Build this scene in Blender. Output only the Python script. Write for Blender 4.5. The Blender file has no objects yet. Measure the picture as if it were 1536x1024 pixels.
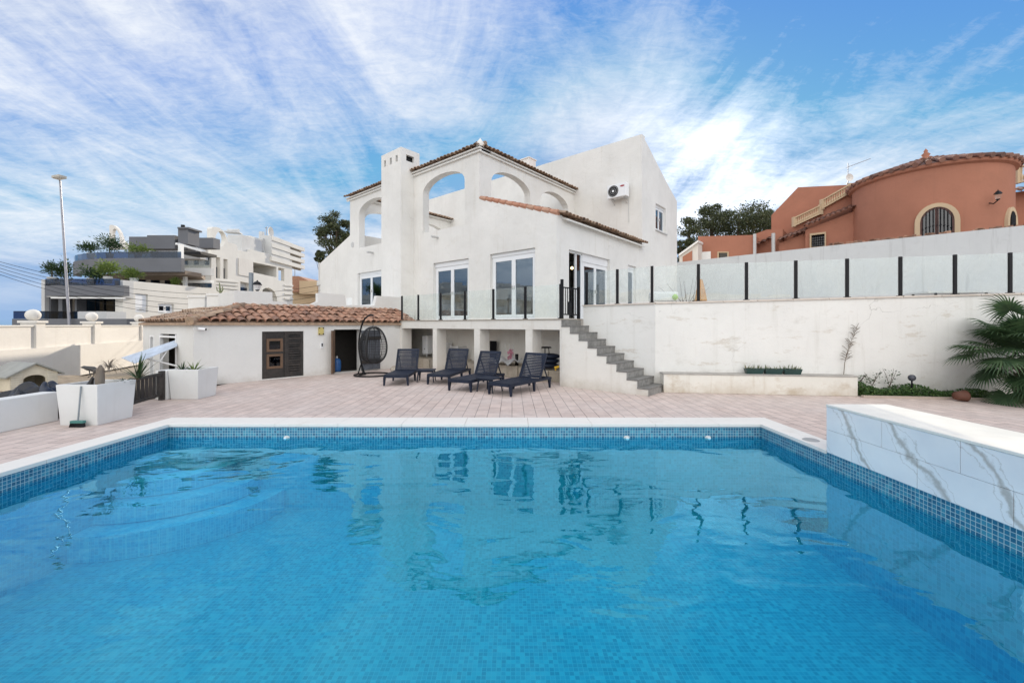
import bpy, bmesh, math, random
from math import sin, cos, pi, radians, atan2, sqrt
from mathutils import Vector, Matrix
from mathutils.geometry import tessellate_polygon
random.seed(7)
S = bpy.context.scene
C = S.collection
# ------------------------------------------------------------------ camera, sky, sun, exposure
K, CH, HY, CX = 625.0, 1.55, 487.0, 768.0      # focal length in photo pixels, eye height, horizon row, centre column
cam_d = bpy.data.cameras.new('camera'); cam = bpy.data.objects.new('camera', cam_d); C.objects.link(cam)
cam.location = (0, 0, CH); cam.rotation_euler = (radians(90), 0, 0)
cam_d.sensor_width = 36; cam_d.lens = 36 * K / 1536; cam_d.shift_y = -(512 - HY) / 1536
cam_d.clip_start = 0.05; cam_d.clip_end = 3000
S.camera = cam
SUN_AZ, SUN_EL = radians(14), radians(21)
sd = bpy.data.lights.new('sun', 'SUN'); sd.energy = 2.2; sd.angle = radians(0.8); sd.color = (1.0, .88, .72)
sun = bpy.data.objects.new('sun', sd); C.objects.link(sun); sun.rotation_euler = (radians(90) - SUN_EL, 0, pi - SUN_AZ)
sun.location = (20, 50, 30)
S.view_settings.view_transform = 'Standard'; S.view_settings.look = 'None'; S.view_settings.gamma = 1
S.view_settings.exposure = 1.06
wd = bpy.data.worlds.new('World'); S.world = wd; wd.use_nodes = True
def build_world():
    nt = wd.node_tree; nt.nodes.clear(); N = nt.nodes.new; L = nt.links.new
    def M(op, a, b=None, clamp=False):
        n = N('ShaderNodeMath'); n.operation = op; n.use_clamp = clamp
        for i, v in enumerate((a, b)):
            if v is None: continue
            if isinstance(v, (int, float)): n.inputs[i].default_value = v
            else: L(v, n.inputs[i])
        return n.outputs[0]
    out = N('ShaderNodeOutputWorld'); bg = N('ShaderNodeBackground'); L(bg.outputs[0], out.inputs[0])
    sky = N('ShaderNodeTexSky'); sky.sky_type = 'NISHITA'; sky.sun_disc = False
    sky.sun_elevation = SUN_EL; sky.sun_rotation = SUN_AZ; sky.air_density = 1.0; sky.dust_density = 0.1; sky.ozone_density = 4
    tc = N('ShaderNodeTexCoord'); sp = N('ShaderNodeSeparateXYZ'); L(tc.outputs['Generated'], sp.inputs[0])
    z = M('MAXIMUM', sp.outputs[2], 0.0); zz = M('ADD', z, 0.16)
    px = M('DIVIDE', sp.outputs[0], zz); py = M('DIVIDE', sp.outputs[1], zz)
    cb = N('ShaderNodeCombineXYZ'); L(px, cb.inputs[0]); L(py, cb.inputs[1])
    def noise(rot, scl, loc, scale, det, rough, dist):
        m = N('ShaderNodeMapping'); m.inputs['Rotation'].default_value = (0, 0, radians(rot)); m.inputs['Scale'].default_value = scl
        m.inputs['Location'].default_value = loc
        L(cb.outputs[0], m.inputs[0]); n = N('ShaderNodeTexNoise'); L(m.outputs[0], n.inputs[0])
        n.inputs['Scale'].default_value = scale; n.inputs['Detail'].default_value = det; n.inputs['Roughness'].default_value = rough
        n.inputs['Distortion'].default_value = dist
        return n.outputs[0]
    big = noise(20, (.5, 1, 1), (3.4, 1.2, 0), .8, 3, .5, .3)
    streak = noise(24, (1.7, .7, 1), (1, 5, 0), 1.5, 10, .62, 1.1)
    ripple = noise(-38, (1, 2.0, 1), (4, 2, 0), 15, 7, .72, .6)
    s = M('ADD', M('MULTIPLY', big, 1.35), M('MULTIPLY', streak, 1.15)); s = M('ADD', s, M('MULTIPLY', ripple, .42))
    # a little more cloud ahead and to the left than to the upper right
    s = M('SUBTRACT', s, M('MULTIPLY', sp.outputs[0], .16))
    # bright cloud near the sun
    d = N('ShaderNodeVectorMath'); d.operation = 'DOT_PRODUCT'; L(tc.outputs['Generated'], d.inputs[0])
    d.inputs[1].default_value = (sin(SUN_AZ) * cos(SUN_EL), cos(SUN_AZ) * cos(SUN_EL), sin(SUN_EL))
    glow = M('POWER', M('MAXIMUM', d.outputs['Value'], 0), 10.0); d2 = N('ShaderNodeVectorMath'); d2.operation = 'DOT_PRODUCT'; L(tc.outputs['Generated'], d2.inputs[0]); d2.inputs[1].default_value = (sin(radians(25)) * cos(radians(15)), cos(radians(25)) * cos(radians(15)), sin(radians(15))); s_glow = M('MULTIPLY', M('POWER', M('MAXIMUM', d2.outputs['Value'], 0), 40.0), .34); g2 = M('POWER', M('MAXIMUM', d2.outputs['Value'], 0), 60.0)
    s = M('ADD', s, s_glow)
    cov = M('MULTIPLY', M('SUBTRACT', s, 1.30), 1.75, True)
    cov = M('MULTIPLY', cov, M('MULTIPLY', M('SUBTRACT', z, .0), 7.0, True))
    cov = M('MULTIPLY', cov, .88)
    cb2 = M('ADD', M('MULTIPLY', g2, .75), .86)
    # unseen clouds behind the viewer and overhead, added and brightened to light the facades
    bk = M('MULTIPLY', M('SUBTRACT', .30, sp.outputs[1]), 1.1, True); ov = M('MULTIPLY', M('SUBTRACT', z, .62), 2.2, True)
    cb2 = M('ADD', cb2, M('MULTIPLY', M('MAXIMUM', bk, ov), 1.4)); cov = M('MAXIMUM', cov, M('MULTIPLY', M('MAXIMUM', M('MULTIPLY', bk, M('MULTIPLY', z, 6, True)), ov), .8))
    cc = N('ShaderNodeMix'); cc.data_type = 'RGBA'; cc.blend_type = 'MULTIPLY'; cc.inputs[0].default_value = 1
    cc.inputs[6].default_value = (.53, .55, .575, 1)
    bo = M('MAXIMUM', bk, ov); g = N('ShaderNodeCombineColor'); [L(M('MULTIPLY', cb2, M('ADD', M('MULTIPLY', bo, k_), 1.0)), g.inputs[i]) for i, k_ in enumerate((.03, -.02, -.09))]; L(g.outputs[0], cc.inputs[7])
    st = N('ShaderNodeMix'); st.data_type = 'RGBA'; st.blend_type = 'MULTIPLY'; st.inputs[0].default_value = 1
    L(sky.outputs[0], st.inputs[6]); st.inputs[7].default_value = (.045, .066, .088, 1)
    dk = N('ShaderNodeMix'); dk.data_type = 'RGBA'; dk.blend_type = 'DARKEN'; dk.inputs[0].default_value = 1; L(st.outputs[2], dk.inputs[6]); dk.inputs[7].default_value = (.14, .225, .365, 1)
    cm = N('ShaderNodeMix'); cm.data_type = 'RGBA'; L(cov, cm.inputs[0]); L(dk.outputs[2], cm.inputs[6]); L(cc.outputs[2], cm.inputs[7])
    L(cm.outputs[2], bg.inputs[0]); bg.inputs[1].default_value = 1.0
build_world()
# ------------------------------------------------------------------ geometry helpers
NAx, NAy = .649, .761
LN = sqrt(NAx * NAx + NAy * NAy); NAx /= LN; NAy /= LN
def W(px, py, Y): return ((px - CX) / K * Y, Y, CH - (py - HY) / K * Y)
def G(px, py, z=0.0): return W(px, py, K * (CH - z) / (py - HY))
def R(a, b, z): return (NAy * a + NAx * b, -NAx * a + NAy * b, z)        # the villa's own axes: a along its front, b into depth
def pa(px, b):
    u = (px - CX) / K; Y = b / (NAx * u + NAy); return NAy * u * Y - NAx * Y
def za(px, py, b):
    u = (px - CX) / K; return CH - (py - HY) / K * (b / (NAx * u + NAy))
def pbb(px, a):
    u = (px - CX) / K; return a * (NAx * u + NAy) / (NAy * u - NAx)
def zb(px, py, a):
    b = pbb(px, a); return CH - (py - HY) / K * (-NAx * a + NAy * b)
def PA(b): return lambda s, z, d: R(s, b + d, z)            # wall facing the pool's left front
def PB(a): return lambda s, z, d: R(a - d, s, z)            # wall facing right
def PL(a): return lambda s, z, d: R(a + d, s, z)            # wall facing left
def PX(X): return lambda s, z, d: (X - d, s, z)             # wall along the street, s = depth
def PY(Y): return lambda s, z, d: (s, Y + d, z)
def xs(px, py, X):
    u = (px - CX) / K; Y = X / u; return (Y, CH - (py - HY) / K * Y)
def ax(pts, b): return [(pa(x, b), za(x, y, b)) for x, y in pts]
def bx_(pts, a): return [(pbb(x, a), zb(x, y, a)) for x, y in pts]
def xx(pts, X): return [xs(x, y, X) for x, y in pts]
def yy(pts, Y): return [(W(x, y, Y)[0], W(x, y, Y)[2]) for x, y in pts]
FR = {}
def tolocal(p, fr):
    (x, y, z), rz = fr; dx, dy = p[0] - x, p[1] - y; c, s = cos(-rz), sin(-rz)
    return (dx * c - dy * s, dx * s + dy * c, p[2] - z)
class MB:
    def __init__(s): s.v = []; s.f = []
    def add(s, vs, fs):
        o = len(s.v); s.v += [tuple(v) for v in vs]; s.f += [tuple(i + o for i in f) for f in fs]
    def box(s, x0, x1, y0, y1, z0, z1, F=None, rz=0, c=None):
        P = [(x, y, z) for z in (z0, z1) for y in (y0, y1) for x in (x0, x1)]
        if F: P = [F(*p) for p in P]
        if c: P = [(c[0] + p[0] * cos(rz) - p[1] * sin(rz), c[1] + p[0] * sin(rz) + p[1] * cos(rz), c[2] + p[2]) for p in P]
        s.add(P, [(0, 2, 3, 1), (4, 5, 7, 6), (0, 1, 5, 4), (2, 6, 7, 3), (0, 4, 6, 2), (1, 3, 7, 5)])
    def slab(s, P, outer, holes=(), d0=0, d1=.3):
        loops = [list(outer)] + [list(h) for h in holes]
        tri = tessellate_polygon([[Vector((p[0], p[1], 0)) for p in l] for l in loops])
        flat = [p for l in loops for p in l]; n = len(flat)
        vs = [P(p[0], p[1], d0) for p in flat] + [P(p[0], p[1], d1) for p in flat]
        fs = [t for t in tri] + [tuple(i + n for i in reversed(t)) for t in tri]
        o = 0
        for l in loops:
            m = len(l)
            for i in range(m):
                j = (i + 1) % m; fs.append((o + i, o + j, o + j + n, o + i + n))
            o += m
        s.add(vs, fs)
    def prism(s, pts, z0, z1):     # plan polygon (x, y)
        s.slab(lambda a, b, d: (a, b, d), pts, (), z0, z1)
    def tube(s, pts, r, n=8, cap=True):
        pts = [Vector(p) for p in pts]; k = len(pts)
        rs = r if isinstance(r, (list, tuple)) else [r] * k
        rings = []; t0 = (pts[1] - pts[0]).normalized()
        up = Vector((0, 0, 1)) if abs(t0.z) < .9 else Vector((1, 0, 0)); nx = t0.cross(up).normalized()
        for i, p in enumerate(pts):
            t = (pts[min(i + 1, k - 1)] - pts[max(i - 1, 0)]).normalized()
            nx = (nx - t * nx.dot(t)).normalized(); ny = t.cross(nx)
            rings.append([p + (nx * cos(2 * pi * j / n) + ny * sin(2 * pi * j / n)) * rs[i] for j in range(n)])
        vs = [q for rr in rings for q in rr]; fs = []
        for i in range(k - 1):
            for j in range(n):
                j2 = (j + 1) % n; fs.append((i * n + j, i * n + j2, (i + 1) * n + j2, (i + 1) * n + j))
        if cap: fs.append(tuple(range(n - 1, -1, -1))); fs.append(tuple((k - 1) * n + j for j in range(n)))
        s.add(vs, fs)
    def loop(s, pts, r, n=6):
        s.tube(list(pts) + [pts[0], pts[1]], r, n, False)
    def lathe(s, c, prof, n=20, a0=0, a1=2 * pi):
        full = abs(a1 - a0 - 2 * pi) < 1e-6; m = n if full else n + 1
        vs = [(c[0] + r * cos(a0 + (a1 - a0) * j / n), c[1] + r * sin(a0 + (a1 - a0) * j / n), c[2] + z) for r, z in prof for j in range(m)]
        fs = []
        for i in range(len(prof) - 1):
            for j in range(n):
                j2 = (j + 1) % m; fs.append((i * m + j, i * m + j2, (i + 1) * m + j2, (i + 1) * m + j))
        s.add(vs, fs)
    def ball(s, c, r, n=14, sz=1, jit=0):
        prof = [(max(1e-4, r * sin(pi * i / 8)), -r * sz * cos(pi * i / 8)) for i in range(9)]
        o = len(s.v); s.lathe(c, prof, n)
        if jit: s.v[o:] = [(x + random.uniform(-jit, jit), y + random.uniform(-jit, jit), z + random.uniform(-jit, jit)) for x, y, z in s.v[o:]]
    def bar(s, p, q, w, h, up=(0, 0, 1)):
        p, q = Vector(p), Vector(q); t = (q - p).normalized(); u = Vector(up)
        if abs(t.dot(u)) > .95: u = Vector((1, 0, 0))
        x = t.cross(u).normalized() * w / 2; y = x.cross(t).normalized() * h / 2
        s.add([p - x - y, p + x - y, p + x + y, p - x + y, q - x - y, q + x - y, q + x + y, q - x + y],
              [(0, 3, 2, 1), (4, 5, 6, 7), (0, 1, 5, 4), (1, 2, 6, 5), (2, 3, 7, 6), (3, 0, 4, 7)])
    def build(s, name, mat, parent=None, loc=(0, 0, 0), rz=0, smooth=False, bevel=0, raw=False, recalc=True):
        me = bpy.data.meshes.new(name); o = bpy.data.objects.new(name, me); C.objects.link(o)
        if parent is not None: fr = FR[parent]; o.parent = parent
        else: fr = (tuple(loc), rz); o.location = loc; o.rotation_euler = (0, 0, rz)
        FR[o] = fr
        vs = s.v if raw else [tolocal(v, fr) for v in s.v]
        me.from_pydata(vs, [], s.f); me.materials.append(mat)
        bm = bmesh.new(); bm.from_mesh(me)
        if recalc: bmesh.ops.recalc_face_normals(bm, faces=bm.faces)
        if bevel: bmesh.ops.bevel(bm, geom=[e for e in bm.edges if len(e.link_faces) == 2 and e.calc_face_angle(0) > .5], offset=bevel, segments=2, affect='EDGES', profile=.6)
        bm.to_mesh(me); bm.free()
        if smooth:
            for p in me.polygons: p.use_smooth = True
        return o
def tag(o, label=None, cat=None, group=None, kind=None):
    if label: o['label'] = label
    if cat: o['category'] = cat
    if group: o['group'] = group
    if kind: o['kind'] = kind
    return o
def thing(name, label, cat, loc=(0, 0, 0), rz=0, group=None):
    o = bpy.data.objects.new(name, None); C.objects.link(o); o.location = loc; o.rotation_euler = (0, 0, rz)
    o.empty_display_size = .2; FR[o] = (tuple(loc), rz); return tag(o, label, cat, group)
def kids(o): return [c for c in bpy.data.objects if c.parent == o]
def copy_tree(o, parent=None):
    ch = kids(o); c = o.copy(); C.objects.link(c); c.parent = parent
    for k in ch: copy_tree(k, c)
    return c
def place(o, x, y, z, rz, label=None):
    o.location = (x, y, z); o.rotation_euler = (0, 0, rz)
    if label: o['label'] = label
    return o
def arch(s0, s1, z0, zs, zc, n=14):
    c, r = (s0 + s1) / 2, (s1 - s0) / 2
    return [(s0, z0), (s1, z0)] + [(c + r * cos(pi * i / n), zs + (zc - zs) * sin(pi * i / n)) for i in range(n + 1)]
def rect(s0, s1, z0, z1): return [(s0, z0), (s1, z0), (s1, z1), (s0, z1)]
# ------------------------------------------------------------------ materials
class MT:
    def __init__(s, name):
        s.m = bpy.data.materials.new(name); s.m.use_nodes = True; s.nt = s.m.node_tree; s.nt.nodes.clear()
        s.out = s.N('ShaderNodeOutputMaterial'); s.b = s.N('ShaderNodeBsdfPrincipled'); s.L(s.b.outputs[0], s.out.inputs[0])
        s.tc = s.N('ShaderNodeTexCoord')
    def N(s, t): return s.nt.nodes.new(t)
    def L(s, a, b): s.nt.links.new(a, b)
    def math(s, op, a, b=None, clamp=False):
        n = s.N('ShaderNodeMath'); n.operation = op; n.use_clamp = clamp
        for i, v in enumerate((a, b)):
            if v is None: continue
            if isinstance(v, (int, float)): n.inputs[i].default_value = v
            else: s.L(v, n.inputs[i])
        return n.outputs[0]
    def map(s, scl=(1, 1, 1), rot=(0, 0, 0), loc=(0, 0, 0)):
        m = s.N('ShaderNodeMapping'); s.L(s.tc.outputs['Object'], m.inputs[0])
        m.inputs['Scale'].default_value = scl; m.inputs['Rotation'].default_value = rot; m.inputs['Location'].default_value = loc
        return m.outputs[0]
    def noise(s, scale, det=4, rough=.5, vec=None, dist=0):
        n = s.N('ShaderNodeTexNoise'); s.L(vec if vec else s.tc.outputs['Object'], n.inputs[0])
        n.inputs['Scale'].default_value = scale; n.inputs['Detail'].default_value = det; n.inputs['Roughness'].default_value = rough; n.inputs['Distortion'].default_value = dist
        return n.outputs[0]
    def mix(s, f, a, b, mode='MIX'):
        n = s.N('ShaderNodeMix'); n.data_type = 'RGBA'; n.blend_type = mode
        for i, v in ((0, f), (6, a), (7, b)):
            if isinstance(v, (int, float)): n.inputs[i].default_value = v
            elif isinstance(v, tuple): n.inputs[i].default_value = (*v[:3], 1)
            else: s.L(v, n.inputs[i])
        return n.outputs[2]
    def ramp(s, f, lo, hi): return s.math('MULTIPLY', s.math('SUBTRACT', f, lo), 1 / (hi - lo), True)
    def bump(s, h, st, dist=.01):
        n = s.N('ShaderNodeBump'); s.L(h, n.inputs['Height']); n.inputs['Strength'].default_value = st; n.inputs['Distance'].default_value = dist
        s.L(n.outputs[0], s.b.inputs['Normal']); return n
    def col(s, c):
        if isinstance(c, tuple): s.b.inputs['Base Color'].default_value = (*c, 1)
        else: s.L(c, s.b.inputs['Base Color'])
    def set(s, **k):
        for n, v in k.items(): s.b.inputs[n.replace('_', ' ')].default_value = v
        return s
def plain(name, c, rough=.6, metal=0, var=.15, scale=6, bump=.0, bscale=60, spec=.5):
    t = MT(name); t.set(Roughness=rough, Metallic=metal); t.b.inputs['Specular IOR Level'].default_value = spec
    n = t.noise(scale, 5, .6); d = tuple(x * (1 - var) for x in c); e = tuple(min(1, x * (1 + var)) for x in c)
    t.col(t.mix(t.ramp(n, .3, .7), d, e))
    if bump: t.bump(t.noise(bscale, 4), bump)
    return t.m
def stucco(name, c, stain=(.42, .36, .28), amt=.35, base_z=None, streak=.25, bump=.35, tint=.06, peel=False, crack=0):
    t = MT(name); t.set(Roughness=.9); t.b.inputs['Specular IOR Level'].default_value = .2
    n = t.noise(.7, 5, .6); d = tuple(x * (1 - tint * 1.6) for x in c)
    k = t.mix(t.ramp(n, .3, .7), c, d)
    k = t.mix(t.math('MULTIPLY', t.ramp(t.noise(9, 6, .7), .45, .8), .16), k, tuple(x * .8 for x in c))
    sv = t.noise(1.0, 6, .65, t.map((5.5, 5.5, .45))); sm = t.math('MULTIPLY', t.ramp(sv, .56, .8), streak)
    k = t.mix(sm, k, stain)
    pt = t.math('MULTIPLY', t.ramp(t.noise(1.6, 8, .7, t.map((1, 1, 1.6))), .56, .72), amt)
    k = t.mix(pt, k, stain)
    if base_z is not None:
        sp = t.N('ShaderNodeSeparateXYZ'); t.L(t.tc.outputs['Object'], sp.inputs[0])
        h = t.math('ADD', sp.outputs[2], t.math('MULTIPLY', t.noise(2.2, 6, .7), .9))
        f = t.math('MULTIPLY', t.ramp(h, base_z + .75, base_z + .3), .55)
        k = t.mix(f, k, tuple(x * .9 for x in stain))
    if peel:
        q = t.math('MULTIPLY', t.ramp(t.noise(2.2, 8, .75, t.map((.6, .6, 2.0), loc=(3, 1, 7))), .585, .63), .38)
        k = t.mix(q, k, (.48, .40, .30))
    if crack:
        v = t.N('ShaderNodeTexVoronoi'); v.feature = 'DISTANCE_TO_EDGE'; v.inputs['Scale'].default_value = .55
        w = t.N('ShaderNodeVectorMath'); w.operation = 'ADD'; nn = t.N('ShaderNodeTexNoise'); t.L(t.tc.outputs['Object'], nn.inputs[0]); nn.inputs['Scale'].default_value = 2.5; nn.inputs['Detail'].default_value = 6
        sc = t.N('ShaderNodeVectorMath'); sc.operation = 'SCALE'; sc.inputs['Scale'].default_value = .5; t.L(nn.outputs['Color'], sc.inputs[0]); t.L(t.tc.outputs['Object'], w.inputs[0]); t.L(sc.outputs[0], w.inputs[1]); t.L(w.outputs[0], v.inputs['Vector'])
        cm = t.math('MULTIPLY', t.ramp(v.outputs['Distance'], .0035, .0005), t.ramp(t.noise(.6, 2, .5, t.map(loc=(5, 5, 5))), .5, .6)); k = t.mix(t.math('MULTIPLY', cm, crack), k, (.22, .20, .17))
    t.col(k); t.bump(t.math('ADD', t.noise(45, 5, .7), t.math('MULTIPLY', t.noise(5, 4), 1.3)), bump, .012)
    return t.m
def island(name, c0, c1, c2=None, rough=.85, bump=.4, bscale=30, dirt=(.05, .045, .04), damt=.3, trans=0):
    t = MT(name); t.set(Roughness=rough); g = t.N('ShaderNodeNewGeometry'); r = g.outputs['Random Per Island']
    k = t.mix(r, c0, c1)
    if c2: k = t.mix(t.ramp(t.math('FRACT', t.math('MULTIPLY', r, 7.31)), .5, 1), k, c2)
    k = t.mix(t.math('MULTIPLY', t.ramp(t.noise(7, 6, .7), .42, .75), damt), k, dirt)
    t.col(k)
    if bump: t.bump(t.noise(bscale, 4), bump)
    if trans:
        tr = t.N('ShaderNodeBsdfTranslucent'); t.L(k, tr.inputs[0]); mx = t.N('ShaderNodeMixShader'); mx.inputs[0].default_value = trans
        t.L(t.b.outputs[0], mx.inputs[1]); t.L(tr.outputs[0], mx.inputs[2]); t.L(mx.outputs[0], t.out.inputs[0])
    return t.m
def paving():
    t = MT('pavers'); t.set(Roughness=.82)
    b = t.N('ShaderNodeTexBrick'); t.L(t.map((1, 1, 1), (0, 0, radians(90))), b.inputs[0]); b.offset = .5
    for k, v in (('Scale', 1), ('Mortar Size', .006), ('Mortar Smooth', .2), ('Brick Width', .42), ('Row Height', .21), ('Bias', 0)): b.inputs[k].default_value = v
    b.inputs['Color1'].default_value = (.64, .515, .455, 1); b.inputs['Color2'].default_value = (.54, .43, .38, 1); b.inputs['Mortar'].default_value = (.16, .125, .11, 1)
    k = t.mix(t.math('MULTIPLY', t.ramp(t.noise(.55, 6, .7), .4, .62), .5), b.outputs[0], (.60, .535, .50))
    k = t.mix(t.math('MULTIPLY', t.ramp(t.noise(3.5, 8, .75), .46, .7), .5), k, (.31, .24, .215))
    k = t.mix(t.math('MULTIPLY', t.ramp(t.noise(40, 3, .7), .5, .8), .3), k, (.62, .56, .52))
    t.col(k)
    h = t.math('SUBTRACT', t.math('MULTIPLY', t.noise(60, 4), .4), b.outputs['Fac']); t.bump(h, .5, .006)
    return t.m
def mosaic(name, c0, c1, c2, grout, size=.04):
    t = MT(name); t.set(Roughness=.3)
    v = t.N('ShaderNodeVectorMath'); v.operation = 'SCALE'; t.L(t.map((1, 1, 1), loc=(.013, .0137, .011)), v.inputs[0]); v.inputs['Scale'].default_value = 1 / size
    fl = t.N('ShaderNodeVectorMath'); fl.operation = 'FLOOR'; t.L(v.outputs[0], fl.inputs[0])
    fr = t.N('ShaderNodeVectorMath'); fr.operation = 'FRACTION'; t.L(v.outputs[0], fr.inputs[0])
    wn = t.N('ShaderNodeTexWhiteNoise'); t.L(fl.outputs[0], wn.inputs[0])
    sp = t.N('ShaderNodeSeparateXYZ'); t.L(fr.outputs[0], sp.inputs[0])
    g = None
    for i in range(3):
        e = t.math('LESS_THAN', sp.outputs[i], .13); g = e if g is None else t.math('MAXIMUM', g, e)
    k = t.mix(t.ramp(wn.outputs[0], 0, .6), c0, c1); k = t.mix(t.ramp(wn.outputs[0], .6, 1), k, c2)
    k = t.mix(t.math('MULTIPLY', t.ramp(t.noise(.8, 4), .35, .7), .35), k, c0)
    t.col(t.mix(g, k, grout)); t.bump(t.math('SUBTRACT', 1, g), .3, .002)
    return t.m
def marble():
    t = MT('marble_tiles'); t.set(Roughness=.18)
    v = t.map((1, 1, 1), (radians(38), 0, 0)); ns = t.N('ShaderNodeTexNoise'); t.L(v, ns.inputs[0]); ns.inputs['Scale'].default_value = 1.7; ns.inputs['Detail'].default_value = 6
    w = t.N('ShaderNodeTexWave'); w.wave_type = 'BANDS'; w.bands_direction = 'Y'; w.inputs['Scale'].default_value = .62; w.inputs['Distortion'].default_value = 5.5; w.inputs['Detail'].default_value = 9; w.inputs['Detail Scale'].default_value = 1.1; w.inputs['Detail Roughness'].default_value = .62
    t.L(v, w.inputs[0])
    vein = t.math('POWER', t.ramp(w.outputs[1], .93, 1.0), 2.0)
    edge = t.math('ABSOLUTE', t.math('SUBTRACT', w.outputs[1], .80)); edge = t.math('MULTIPLY', t.ramp(edge, .035, .0), .55); vein = t.math('MAXIMUM', t.math('MULTIPLY', vein, .9), edge)
    k = t.mix(t.ramp(ns.outputs[0], .35, .7), (.86, .86, .86), (.72, .74, .77))
    k = t.mix(t.math('MULTIPLY', vein, .75), k, (.34, .30, .25)); t.col(k)
    return t.m
def glass_clear(name, tint, refl, dust=0.0, dustc=(.7, .75, .74), rough=0.0, gc=(1, 1, 1)):
    t = MT(name); t.nt.nodes.remove(t.b)
    tr = t.N('ShaderNodeBsdfTransparent'); tr.inputs[0].default_value = (*tint, 1)
    gl = t.N('ShaderNodeBsdfGlossy'); gl.inputs['Roughness'].default_value = rough; gl.inputs[0].default_value = (*gc, 1)
    lw = t.N('ShaderNodeLayerWeight'); fr = t.math('ADD', t.math('MULTIPLY', t.math('POWER', lw.outputs['Facing'], 5), .92), .04 + refl, True)
    mx = t.N('ShaderNodeMixShader'); t.L(fr, mx.inputs[0]); t.L(tr.outputs[0], mx.inputs[1]); t.L(gl.outputs[0], mx.inputs[2])
    last = mx.outputs[0]
    if dust:
        df = t.N('ShaderNodeBsdfDiffuse'); df.inputs[0].default_value = (*dustc, 1)
        tl = t.N('ShaderNodeBsdfTranslucent'); tl.inputs[0].default_value = (*dustc, 1)
        m0 = t.N('ShaderNodeMixShader'); m0.inputs[0].default_value = .12; t.L(df.outputs[0], m0.inputs[1]); t.L(tl.outputs[0], m0.inputs[2])
        m2 = t.N('ShaderNodeMixShader'); f = t.math('MULTIPLY', t.math('ADD', t.math('MULTIPLY', t.ramp(t.noise(1.6, 9, .78, t.map((1, 1, .7)), 1.2), .42, .68), 1.5), .25), dust)
        t.L(f, m2.inputs[0]); t.L(last, m2.inputs[1]); t.L(m0.outputs[0], m2.inputs[2]); last = m2.outputs[0]
    t.L(last, t.out.inputs[0]); return t.m
def water_mat():
    t = MT('water'); t.nt.nodes.remove(t.b)
    tr = t.N('ShaderNodeBsdfTransparent'); tr.inputs[0].default_value = (.42, .97, 1.0, 1)
    gl = t.N('ShaderNodeBsdfGlossy'); gl.inputs['Roughness'].default_value = .0; gl.inputs[0].default_value = (.27, .70, 1, 1)
    b = t.N('ShaderNodeBump'); b.inputs['Strength'].default_value = 1.0; b.inputs['Distance'].default_value = 1.0
    h1 = t.noise(1.15, 2, .45, t.map((1, 1.7, 1), (0, 0, .15)), .6); h2 = t.noise(5, 2, .5, t.map((1, 2.0, 1), (0, 0, -.3)), .3)
    h = t.math('ADD', t.math('MULTIPLY', h1, .016), t.math('MULTIPLY', h2, .0011)); t.L(h, b.inputs['Height'])
    t.L(b.outputs[0], gl.inputs['Normal'])
    lw = t.N('ShaderNodeLayerWeight'); t.L(b.outputs[0], lw.inputs['Normal']); fr = t.math('ADD', t.math('MULTIPLY', t.math('POWER', lw.outputs['Facing'], 2.8), .98), .07, True)
    mx = t.N('ShaderNodeMixShader'); t.L(fr, mx.inputs[0]); t.L(tr.outputs[0], mx.inputs[1]); t.L(gl.outputs[0], mx.inputs[2])
    t.L(mx.outputs[0], t.out.inputs[0]); return t.m
def emit(name, c, st):
    t = MT(name); t.col(c); t.b.inputs['Emission Color'].default_value = (*c, 1); t.b.inputs['Emission Strength'].default_value = st; return t.m
WHITE = (.81, .795, .76)
m_house = stucco('villa_stucco', WHITE, stain=(.50, .45, .36), amt=.16, streak=.3, bump=.6, tint=.08, crack=.22)
m_pod = stucco('terrace_stucco', (.77, .745, .69), amt=.25, streak=.3, base_z=0.0)
m_retain = stucco('retaining_stucco', (.80, .785, .745), stain=(.44, .41, .34), amt=.38, streak=.3, base_z=0.2, peel=True, crack=.45)
m_ledge = stucco('ledge_stucco', (.77, .74, .67), stain=(.40, .29, .17), amt=.6, streak=.45, base_z=0.0)
m_bound = stucco('boundary_stucco', (.60, .61, .61), stain=(.20, .19, .18), amt=.2, streak=.5)
m_shed = stucco('shed_stucco', (.76, .75, .72), amt=.1, streak=.12, base_z=-.1)
m_cream = stucco('cream_stucco', (.73, .70, .65), amt=.12, streak=.2)
m_planter = stucco('planter_stucco', (.74, .74, .72), amt=.1, streak=.12, bump=.3)
m_white_paint = plain('white_paint', (.80, .80, .78), .45, var=.04)
m_cop = stucco('coping_stone', (.78, .75, .70), stain=(.45, .38, .30), amt=.3, streak=0, bump=.15)
m_pave = paving()
m_tile = island('roof_tile', (.36, .18, .115), (.48, .28, .19), (.25, .14, .10), damt=.5)
m_tiledark = island('weathered_tile', (.36, .22, .14), (.50, .37, .26), (.22, .15, .11), damt=.6)
m_tilered = island('red_tile', (.46, .21, .13), (.50, .29, .20), damt=.35)
m_black = plain('black_metal', (.008, .008, .010), .5, var=.3, spec=.25)
m_pvc = plain('white_pvc', (.80, .81, .82), .3, var=.02)
m_lounger = plain('navy_plastic', (.010, .016, .034), .5, var=.2, scale=3, spec=.3)
m_wicker = plain('black_wicker', (.012, .012, .013), .5)
m_wood = island('weathered_wood', (.022, .02, .019), (.04, .034, .03), (.014, .013, .013), rough=.75, dirt=(.14, .11, .09), damt=.25)
m_woodbare = island('bare_wood', (.17, .10, .06), (.12, .075, .05), damt=.5)
m_step = island('grey_step_tile', (.14, .137, .13), (.34, .33, .31), rough=.6, dirt=(.08, .075, .07), damt=.8, bscale=15)
m_stone = island('rough_stone', (.36, .31, .24), (.48, .43, .36), (.28, .25, .21), damt=.4, bscale=12, bump=.8)
m_soil = plain('soil', (.12, .09, .06), .95, var=.4, bump=.6)
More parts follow.
